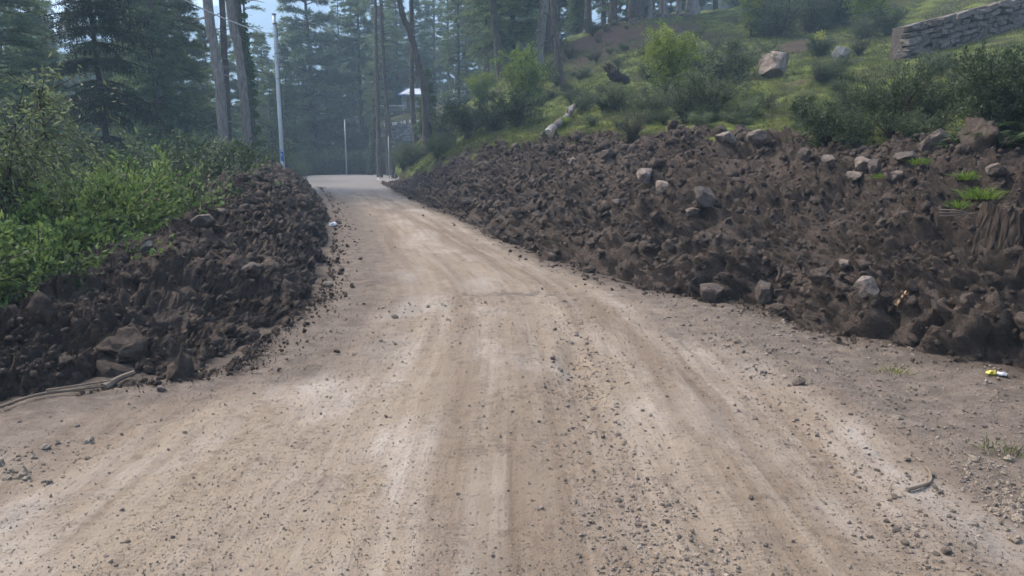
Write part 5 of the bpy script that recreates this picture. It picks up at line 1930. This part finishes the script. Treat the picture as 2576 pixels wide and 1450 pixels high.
stick('dry_branch', 'bent pale dry branch lying on the gravel at the right', [gp(2281, 1236), gp(2318, 1226), gp(2340, 1214), gp(2338, 1195), gp(2325, 1184)], 0.010, 0.006, 'drywood', 'branch')
stick('dry_branch', 'thin brown stick lying along the foot of the left pile', [gp(-20, 1045, .03), gp(90, 1015, .03), gp(180, 998, .035), gp(262, 982, .04)], 0.010, 0.006, 'drywood', 'branch', 6, 0.6)
stick('dry_branch', 'shorter stick beside the long one at the foot of the left pile', [gp(120, 1010, .05), gp(190, 996, .06), gp(285, 975, .06)], 0.008, 0.005, 'drywood', 'branch', 6, 0.6)
stick('split_log', 'split pale piece of wood at the foot of the left pile', [gp(262, 982, .03), gp(300, 968, .04), gp(338, 956, .05)], 0.028, 0.018, 'drywood', 'log', 7, 0.4)
p = heap_hit(2248, 760, BANKV)
stick('wood_splinter', 'yellowish splinter of wood sticking out of the lower bank', [p + (-.03, -.05, .0), p + (0.0, -.06, .06), p + (.04, -.06, .13)], 0.016, 0.006, 'freshwood', 'splinter', 4, 0.3)
p = heap_hit(2420, 545, BANKV)
for k in range(3):
    stick('dry_twig', ('pale twig, uppermost of three on the bank left of the stump', 'pale twig, middle one of three left of the stump', 'pale twig, lowest of three left of the stump')[k],
          [p + (-.28, -.05, .02 + .03 * k), p + (-.1, -.07, .03 + .02 * k), p + (.06, -.05, .05 - .02 * k)], 0.006, 0.004, 'drywood', 'twig', 4)
p = heap_hit(1745, 700, BANKV)
stick('root', 'pale broken root curling over the square earth lump at the bank foot', [p + (-.06, -.10, -.20), p + (-.05, -.12, -.04), p + (.03, -.11, .03), p + (.20, -.08, .05)], 0.011, 0.005, 'twig', 'root', 6, 0.3)
p = heap_hit(1690, 650, BANKV)
stick('root', 'thick grey root poking out left of the square earth lump', [p + (-.10, -.1, -.05), p + (0, -.12, .02), p + (.14, -.1, .12)], 0.016, 0.006, 'twig', 'root', 6, 0.3)


# ------------------------------------------------------------------ litter
def crumple(name, label, loc, s, mat, seed, cat='litter', sq=0.5):
    V, F = ico(3)
    V = V.copy() * np.array((1, 0.7, sq))
    V = V * (1 + 0.45 * fbm(V * 2.3 + seed, 3, seed))[:, None]
    V += 0.2 * np.stack([vnoise(V * 3, seed + 1), vnoise(V * 3, seed + 2), vnoise(V * 3, seed + 3)], 1)
    g = Geo()
    g.add(V * s, F)
    return tag(link(name, g.mesh(name, [M[mat]]), None, loc), label, cat)


crumple('yellow_wrapper', 'crumpled yellow wrapper at the foot of the right bank', gp(2493, 955, .02), 0.036, 'yellow', 1)
crumple('foil_wrapper', 'crumpled silver foil wrapper right beside the yellow one', gp(2518, 956, .015), 0.042, 'foil', 2, sq=0.3)
crumple('paper_scrap', 'white paper scrap at the road edge by the left pile', gp(838, 571, .05), 0.095, 'paper', 3, sq=0.5)

# ------------------------------------------------------------------ dry stone wall
wa, wb = hit(2266, 152), hit(2576, 66)
wb = wa + (wb - wa) * 1.25
wdir = norm(wb - wa)
wl = float(np.linalg.norm(wb - wa))
WH = 84 * wa[1] / FPX
wall = empty('dry_stone_wall', tuple(wa), 'dry stone wall of rough grey blocks across the upper right slope', 'stone wall')
BOXY = []
for k in range(8):
    bm = bmesh.new()
    bmesh.ops.create_cube(bm, size=1)
    bmesh.ops.subdivide_edges(bm, edges=bm.edges[:], cuts=2, use_grid_fill=True)
    V = np.array([v.co[:] for v in bm.verts])
    F = np.array([[v.index for v in f.verts] for f in bm.faces])
    bm.free()
    l4 = (np.abs(V * 2) ** 16).sum(1) ** (1 / 16.0)
    V = V / np.maximum(l4, 1e-6)[:, None]
    rr = np.random.RandomState(k)
    J = rr.uniform(-0.15, 0.15, (2, 2, 2, 3))
    q = np.clip(V + 0.5, 0, 1)
    D_ = 0
    for i_ in (0, 1):
        for j_ in (0, 1):
            for k_ in (0, 1):
                w_ = (q[:, 0] if i_ else 1 - q[:, 0]) * (q[:, 1] if j_ else 1 - q[:, 1]) * (q[:, 2] if k_ else 1 - q[:, 2])
                D_ = D_ + w_[:, None] * J[i_, j_, k_]
    V = V + D_ + 0.05 * np.stack([vnoise(V * 4 + k, 1), vnoise(V * 4 + k, 2), vnoise(V * 4 + k, 3)], 1)
    g = Geo()
    g.add(V, F)
    BOXY.append(g.mesh('stone', [M['wallstone']]))
hd = norm(np.array((wdir[0], wdir[1], 0)))
ang = math.atan2(hd[1], hd[0])
slope = wdir[2] / math.hypot(wdir[0], wdir[1])
lh = math.hypot(wb[0] - wa[0], wb[1] - wa[1])
rr = np.random.RandomState(12)
NCOURSE = 6
zc = -0.15
for cse in range(NCOURSE):
    ch = WH / (NCOURSE - 0.6) * rr.uniform(0.85, 1.15)
    s = rr.uniform(-0.1, 0.1) * 0
    while s < lh:
        w = rr.uniform(0.26, 0.74) * (1.2 if cse in (0, NCOURSE - 1) else 1)
        hh = ch * rr.uniform(0.68, 1.16)
        sx = link('stone', BOXY[rr.randint(8)], wall, hd * (s + w / 2) + np.array((0, 0, slope * (s + w / 2) + zc + hh / 2 + rr.normal() * 0.02)) + np.array((-hd[1], hd[0], 0)) * rr.uniform(-0.07, 0.07))
        sx.scale = (w * 0.90, 0.42, hh * 0.88)
        sx.rotation_euler = (rr.normal() * 0.05, -math.atan(slope) + rr.normal() * 0.10, ang + rr.normal() * 0.05)
        s += w * 1.02
    zc += ch
g = Geo()
n_ = np.array((-hd[1], hd[0], 0))
if n_[1] < 0:
    n_ = -n_
cor = []
for s_ in (0.05, lh):
    for d_ in (0.05, 0.5):
        for z_ in (-0.4, WH * 0.92):
            cor.append(hd * s_ + n_ * d_ + np.array((0, 0, slope * s_ + z_)))
g.add(np.array(cor), np.array(((0, 1, 3, 2), (4, 6, 7, 5), (0, 4, 5, 1), (2, 3, 7, 6), (0, 2, 6, 4), (1, 5, 7, 3))))
link('rubble_core', g.mesh('rubble_core', [M['rock_d']]), wall)

# ------------------------------------------------------------------ utility pole and its wire
def vert_pole(name, label, cat, px, py, D, top_py, r0, r1, mat, group=None):
    b = at(px, py, D)
    zt = at(px, top_py, D)[2]
    o = empty(name, tuple(b), label, cat, group)
    return o, zt - b[2]


PD = 27.0
pb = at(713, 448, PD)
PHT = at(687, 37, PD)[2] - pb[2]
pole = empty('utility_pole', tuple(pb), 'tall galvanised steel utility pole with a blue painted band, rising from the left pile', 'utility pole')
pole.rotation_euler = (0, -0.006, 0)
g = Geo()
zz = np.array((-1.3, 0, 1.4, 2.9, 2.92, 4.3, 5.2, 5.22, PHT))
rr_ = np.array((.073, .073, .071, .070, .066, .064, .064, .058, .056))
g.add(*tube(np.stack([0 * zz, 0 * zz, zz], 1), rr_, 20))
link('shaft', g.mesh('shaft', [M['steel']], True), pole)
g = Geo()
g.add(*tube(np.array([(0, 0, PHT), (0, 0, PHT + .025)]), (.075, .075), 20))
link('cap', g.mesh('cap', [M['insul']]), pole)
# blue band on the camera side, with its painted characters
z0, z1 = at(713, 408, PD)[2] - pb[2], at(711, 374, PD)[2] - pb[2]
th = np.linspace(-2.15, -0.55, 12)
g = Geo()
V = np.vstack([np.stack([np.cos(th) * .0735, np.sin(th) * .0735, np.full(12, z_)], 1) for z_ in (z0, z1)])
g.add(V, grid_faces(2, 12))
link('painted_band', g.mesh('painted_band', [M['blue']], True), pole)


def pole_text(txt, z, s):
    cu = bpy.data.curves.new('character', 'FONT')
    cu.body = txt
    cu.size = s
    cu.align_x = 'CENTER'
    cu.align_y = 'CENTER'
    cu.extrude = 0.001
    cu.resolution_u = 4
    tmp = bpy.data.objects.new('character_tmp', cu)
    COL.objects.link(tmp)
    bpy.context.view_layer.update()
    me = bpy.data.meshes.new_from_object(tmp)
    bpy.data.objects.remove(tmp)
    co = np.empty(len(me.vertices) * 3)
    me.vertices.foreach_get('co', co)
    co = co.reshape(-1, 3)
    a = -1.25 + co[:, 0] / 0.075
    rad = 0.0755 + co[:, 2]
    me.vertices.foreach_set('co', np.stack([np.cos(a) * rad, np.sin(a) * rad, co[:, 1] + z], 1).ravel())
    me.update()
    me.materials.clear()
    me.materials.append(M['letter'])
    link('character', me, pole)


pole_text('0', z1 - 0.06, 0.17)
pole_text('1.', z1 - 0.22, 0.15)
pole_text('R.', z0 - 0.03, 0.17)


def rod(parent, name, pts, rad, mat):
    g = Geo()
    P = np.array(pts, float)
    for a, b in zip(P[:-1], P[1:]):
        g.add(*tube(np.stack([a, b]), (rad, rad), 6))
    return link(name, g.mesh(name, [M[mat]]), parent)


zz = lambda py: at(690, py, PD)[2] - pb[2]
bk = rod(pole, 'insulator_bracket', [(.06, -.02, zz(108)), (.085, -.04, zz(108)), (.085, -.04, zz(165)), (.18, -.04, zz(165)), (.18, -.04, zz(160))], .012, 'steel')
rod(bk, 'arm', [(.085, -.04, zz(109)), (.17, -.04, zz(109)), (.18, -.04, zz(114))], .012, 'steel')
rod(bk, 'arm', [(.03, -.05, zz(126)), (.14, -.05, zz(126))], .010, 'steel')
rod(bk, 'arm', [(.03, -.05, zz(130)), (.14, -.05, zz(130))], .010, 'steel')
rod(bk, 'arm', [(.06, -.05, zz(137)), (.14, -.05, zz(144)), (.23, -.05, zz(144))], .010, 'steel')
rod(bk, 'arm', [(.06, -.05, zz(140)), (.14, -.05, zz(149)), (.23, -.05, zz(149))], .010, 'steel')
bk = rod(pole, 'cable_clamp', [(0, -.06, zz(58)), (.09, -.05, zz(58)), (.13, -.03, zz(63)), (.07, -.05, zz(66))], .02, 'steel_d')
rod(pole, 'conduit', [(.075, -.02, zz(62)), (.09, -.02, zz(108)), (.085, -.02, zz(170)), (.078, .02, zz(300))], .010, 'insul')
for py in (62, 137, 200):
    g = Geo()
    g.add(*tube(np.array([(0, 0, zz(py)), (0, 0, zz(py) + .05)]), (.07, .07), 18))
    link('collar', g.mesh('collar', [M['steel_d']], True), pole)

a = at(697, 90, PD)
b = at(150, -175, 12.0)
s = np.linspace(0, 1, 24)[:, None]
P = a + (b - a) * s
P[:, 2] -= 0.9 * (s[:, 0] * (1 - s[:, 0]))
g = Geo()
g.add(*tube(P - a, 0.016, 6))
tag(link('overhead_cable', g.mesh('overhead_cable', [M['cable']], True), None, a), 'pale overhead cable running from the utility pole to the upper left', 'cable')

# slim posts further on
for px, py, D, ty, rad, lab in ((872, 436, 76, 301, .075, 'slim grey steel post left of the mossy trunk at the road end'), (979, 424, 62, 343, .045, 'left post of the pair of thin steel posts by the bend'), (986, 424, 62, 350, .06, 'right post of the pair of thin steel posts by the bend')):
    b = at(px, py, D)
    b[2] = min(b[2], gz(b[0], b[1]) + .3)
    h = at(px, ty, D)[2] - b[2]
    g = Geo()
    g.add(*tube(np.array([(0, 0, -.6), (0, 0, h * .55), (0, 0, h)]), (rad, rad, rad * .7), 10))
    o = empty('steel_post', tuple(b), lab, 'post')
    link('shaft', g.mesh('shaft', [M['steel']], True), o)
    g = Geo()
    g.add(*tube(np.array([(0, 0, h), (0, 0, h + .04)]), (rad * 1.1, rad * 1.1), 10))
    link('cap', g.mesh('cap', [M['steel_d']]), o)
    if 'right post' in lab:
        for f in (0.5, 0.8, 0.92):
            rod(o, 'bracket', [(-.3, 0, h * f), (.25, 0, h * f)], .02, 'steel')

# white edge line at the bend
P = np.array([gnd(1578 * .6314 + q * 0, 0 + 720) for q in (0,)])
arc = catmull(np.array([gnd(a_, b_) for a_, b_ in ((975, 444.5), (960, 446), (951.5, 449), (951, 453), (957, 456.5))]), 24)
tn = norm(np.gradient(arc, axis=0))
nn = np.stack([-tn[:, 1], tn[:, 0], 0 * tn[:, 0]], 1)
g = Geo()
g.add(np.stack([arc - nn * .06, arc + nn * .06], 1).reshape(-1, 3) + (0, 0, .035), grid_faces(24, 2))
tag(link('road_marking', g.mesh('road_marking', [M['plaster']])), kind='structure')

# white broken slab beside the road
p = at(1018, 436, 47)
p[2] = max(p[2], gz(p[0], p[1]))
v, f = box((0, 0, .1), (.66, .25, .26), 0.1)
v = np.vstack([v])
bm = bmesh.new()
bmesh.ops.create_cube(bm, size=1)
bmesh.ops.subdivide_edges(bm, edges=bm.edges[:], cuts=4, use_grid_fill=True)
V = np.array([q.co[:] for q in bm.verts])
F = np.array([[q.index for q in ff.verts] for ff in bm.faces])
bm.free()
V = V * (1 + .12 * fbm(V * 3, 2, 4))[:, None] * np.array((.72, .3, .28))
V[:, 2] -= V[:, 0] * .12
g = Geo()
g.add(V, F)
tag(link('broken_slab', g.mesh('broken_slab', [M['paper']]), None, p), 'white painted broken slab beside the road below the curved trunk', 'slab')

# ------------------------------------------------------------------ pavilion, its terrace wall and fences (far off)
hb = at(1041, 273, 92)
hut = empty('pavilion', tuple(hb), 'small open pavilion with a pale blue-edged hipped roof among the pines', 'pavilion')
u = 92 / FPX * 1.02
W2, D2_ = 30 * u, 24 * u
zt = 30 * u
for sx in (-1, 1):
    for sy in (-1, 1):
        g = Geo()
        g.add(*box((sx * (W2 - .28), sy * (D2_ - .28), zt / 2 - .3), (.17, .17, zt + .6)))
        link('post', g.mesh('post', [M['plaster']]), hut)
for sx, wdt in ((-.62, .55), (.28, 1.5)):
    g = Geo()
    g.add(*box((sx * W2, -D2_ + .22, .38), (wdt, .08, .76)))
    link('parapet_panel', g.mesh('parapet_panel', [M['plaster']]), hut)
g = Geo()
g.add(*box((0, 0, -.35), (2 * W2, 2 * D2_, .7)))
link('base', g.mesh('base', [M['masonry']]), hut)
ev = np.array([(-W2 - .15, -D2_ - .15, zt), (W2 + .15, -D2_ - .15, zt), (W2 + .15, D2_ + .15, zt), (-W2 - .15, D2_ + .15, zt), (-W2 * .45, 0, zt + .82), (W2 * .45, 0, zt + .82)])
g = Geo()
g.add(np.vstack([ev, ev - (0, 0, .06)]), [np.array(((0, 1, 5, 4), (2, 3, 4, 5), (6, 10, 11, 7), (8, 11, 10, 9))), np.array(((1, 2, 5), (3, 0, 4), (7, 11, 8), (9, 10, 6)))])
rf = link('roof', g.mesh('roof', [M['roofwhite']]), hut)
g = Geo()
for a_, b_ in ((0, 1), (1, 2), (2, 3), (3, 0)):
    c_ = (ev[a_] + ev[b_]) / 2
    d_ = ev[b_] - ev[a_]
    g.add(*box(c_ - (0, 0, .07), (np.linalg.norm(d_) + .06, .09, .20), math.atan2(d_[1], d_[0])))
for a_, b_ in ((4, 0), (4, 1), (5, 2), (4, 5), (5, 1)):
    if (a_, b_) == (4, 1):
        continue
    g.add(*tube(np.stack([ev[a_] + (0, 0, .03), ev[b_] + (0, 0, .03)]), (.045, .045), 5))
link('roof_trim', g.mesh('roof_trim', [M['roofblue']]), rf)

A, B = at(948, 350, 86), at(1072, 342, 84)
tA, tB = at(948, 322, 86)[2], at(1072, 303, 84)[2]
tw = empty('retaining_wall', tuple(A), 'grey rubble retaining wall with white marker blocks below the pavilion', 'retaining wall')
g = Geo()
nseg = 24
VV = []
for s_ in np.linspace(0, 1, nseg):
    b_ = A + (B - A) * s_ - A
    zt_ = tA + (tB - tA) * s_ - A[2]
    for dy, z_ in ((0, -1.5), (0.12, zt_), (.6, zt_), (.75, -1.5)):
        VV.append((b_[0], b_[1] + dy, (b_[2] + z_) if z_ < 0 else z_))
VV = np.array(VV)
VV[:, 1] += .05 * fbm(VV * 1.7, 3, 3)
g.add(VV, grid_faces(nseg, 4))
link('masonry', g.mesh('masonry', [M['masonry']]), tw)
for px, w in ((956.5, 3), (967.5, 2), (972, 5), (976, 2), (989, 2.5), (995.5, 7), (1011, 2.5), (1018.5, 5), (1032, 3.5), (1083.5, 2.5), (1087, 2.5)):
    s_ = (px - 948) / (1072 - 948)
    q = A + (B - A) * s_
    zt_ = tA + (tB - tA) * s_
    g = Geo()
    g.add(*box((0, 0, .16), (w * 86 / FPX, .2, .36)))
    link('marker_block', g.mesh('marker_block', [M['white']]), tw, (q[0] - A[0], .3 + q[1] - A[1], zt_ - A[2]))
sg = empty('sign_board', tuple(at(1049, 308, 83)), 'small white and red sign board on the retaining wall', 'sign')
g = Geo()
g.add(*box((0, 0, .25), (.62, .03, .40)))
link('board', g.mesh('board', [M['white']]), sg)
g = Geo()
for q, (x_, z_, w_) in enumerate(((-.08, .36, .34), (.04, .29, .42), (-.1, .15, .2))):
    g.add(*box((x_, -.02, z_), (w_, .012, .05)))
link('red_lettering', g.mesh('red_lettering', [M['red']]), sg)
rod(sg, 'post', [(0, .03, -1.0), (0, .03, .4)], .03, 'steel_d')


def picket_fence(label, p0, p1, n, h, D0, D1):
    A, B = at(*p0, D0), at(*p1, D1)
    o = empty('picket_fence', tuple(A), label, 'fence')
    g = Geo()
    g.add(*box((0, 0, h / 2 - .1), (.07, .05, h + .2)))
    pm = g.mesh('picket', [M['plaster']])
    g = Geo()
    v_, f_ = box((0, 0, h + .04), (.11, .09, .14))
    g.add(v_, f_)
    tm = g.mesh('white_tip', [M['white']])
    for k in range(n):
        q = (B - A) * k / (n - 1)
        pk = link('picket', pm, o, q)
        link('white_tip', tm, pk)
    for f_ in (.35, .8):
        rod(o, 'rail', [np.array((0, 0, h * f_)), B - A + np.array((0, 0, h * f_))], .035, 'plaster')
    return o


picket_fence('low white-tipped picket fence left of the pavilion', (957, 276), (1016, 275), 16, .38, 90, 90)
picket_fence('white-tipped picket fence climbing the slope right of the pavilion', (1078, 264), (1138, 252), 13, .62, 91, 93)
picket_fence('short picket fence by the lamp post', (1156, 266), (1172, 261), 7, .28, 89, 89)
for k, (pts, lab) in enumerate((([(1075, 282), (1100, 277), (1122, 267), (1148, 249)], 'long diagonal log rail climbing right of the pavilion'), ([(1113, 263), (1150, 265)], 'level log rail crossing the diagonal one'))):
    g = Geo()
    P = np.array([at(a_, b_, 86) for a_, b_ in pts])
    g.add(*tube(P - P[0], .07, 7))
    o = tag(link('log_rail', g.mesh('log_rail', [M['drywood']]), None, P[0]), lab, 'rail')

for px, ty, by, lab, flag in ((1144.5, 172, 270, 'flag pole carrying a long blue flag', (2.5, 178, 198)), (1170, 180, 268, 'second flag pole with a small blue flag, nearest the pale bush', (-6, 182, 192)), (1142, 220, 272, 'bare white pole beside the first flag pole', None)):
    b = at(px, by, 87)
    h = at(px, ty, 87)[2] - b[2]
    o = empty('flag_pole', tuple(b), lab, 'pole')
    g = Geo()
    g.add(*tube(np.array([(0, 0, -.8), (0, 0, h)]), (.07, .05), 8))
    link('shaft', g.mesh('shaft', [M['steel_d'] if flag else M['white']], True), o)
    if flag:
        za, zb = at(px, flag[1], 87)[2] - b[2], at(px, flag[2], 87)[2] - b[2]
        uu, vv = np.meshgrid(np.linspace(0, 1, 10), np.linspace(0, 1, 14))
        sgn = 1 if flag[0] > 0 else -1
        X_ = sgn * (.06 + uu * .30 * (1 - .25 * np.sin(vv * 5)))
        Y_ = .06 * np.sin(uu * 6 + vv * 3)
        Z_ = za + (zb - za) * vv
        g = Geo()
        Vf = np.stack([X_, Y_, Z_], -1).reshape(-1, 3)
        g.add(Vf, grid_faces(14, 10))
        link('flag', g.mesh('flag', [M['flag']], True), o)
b = at(1152.5, 268, 86)
h = at(1152.5, 227, 86)[2] - b[2]
o = empty('lamp_post', tuple(b), 'white lamp post with a flat white head near the flag poles', 'lamp post')
g = Geo()
g.add(*tube(np.array([(0, 0, -.8), (0, 0, h)]), (.05, .04), 8))
link('shaft', g.mesh('shaft', [M['white']], True), o)
g = Geo()
g.add(*tube(np.array([(0, 0, h - .02), (0, 0, h + .06), (0, 0, h + .12), (0, 0, h + .16)]), (.07, .22, .20, .05), 10))
link('lamp_head', g.mesh('lamp_head', [M['white']]), o)
a = at(1014, 268, 80)
g = Geo()
uu, vv = np.meshgrid(np.linspace(0, 1, 4), np.linspace(0, 1, 10))
V = np.stack([.10 * uu + .12 * np.sin(vv * 3) * vv - .12 * vv, .04 * np.sin(uu * 4 + vv * 6), -1.15 * vv], -1).reshape(-1, 3)
g.add(V, grid_faces(10, 4))
tag(link('yellow_streamer', g.mesh('yellow_streamer', [M['yellowcloth']], True), None, a), 'yellow cloth streamer hanging beside the thin dark stem', 'streamer')

print('objects', len(bpy.data.objects), 'tris', sum(len(m.polygons) for m in bpy.data.meshes))
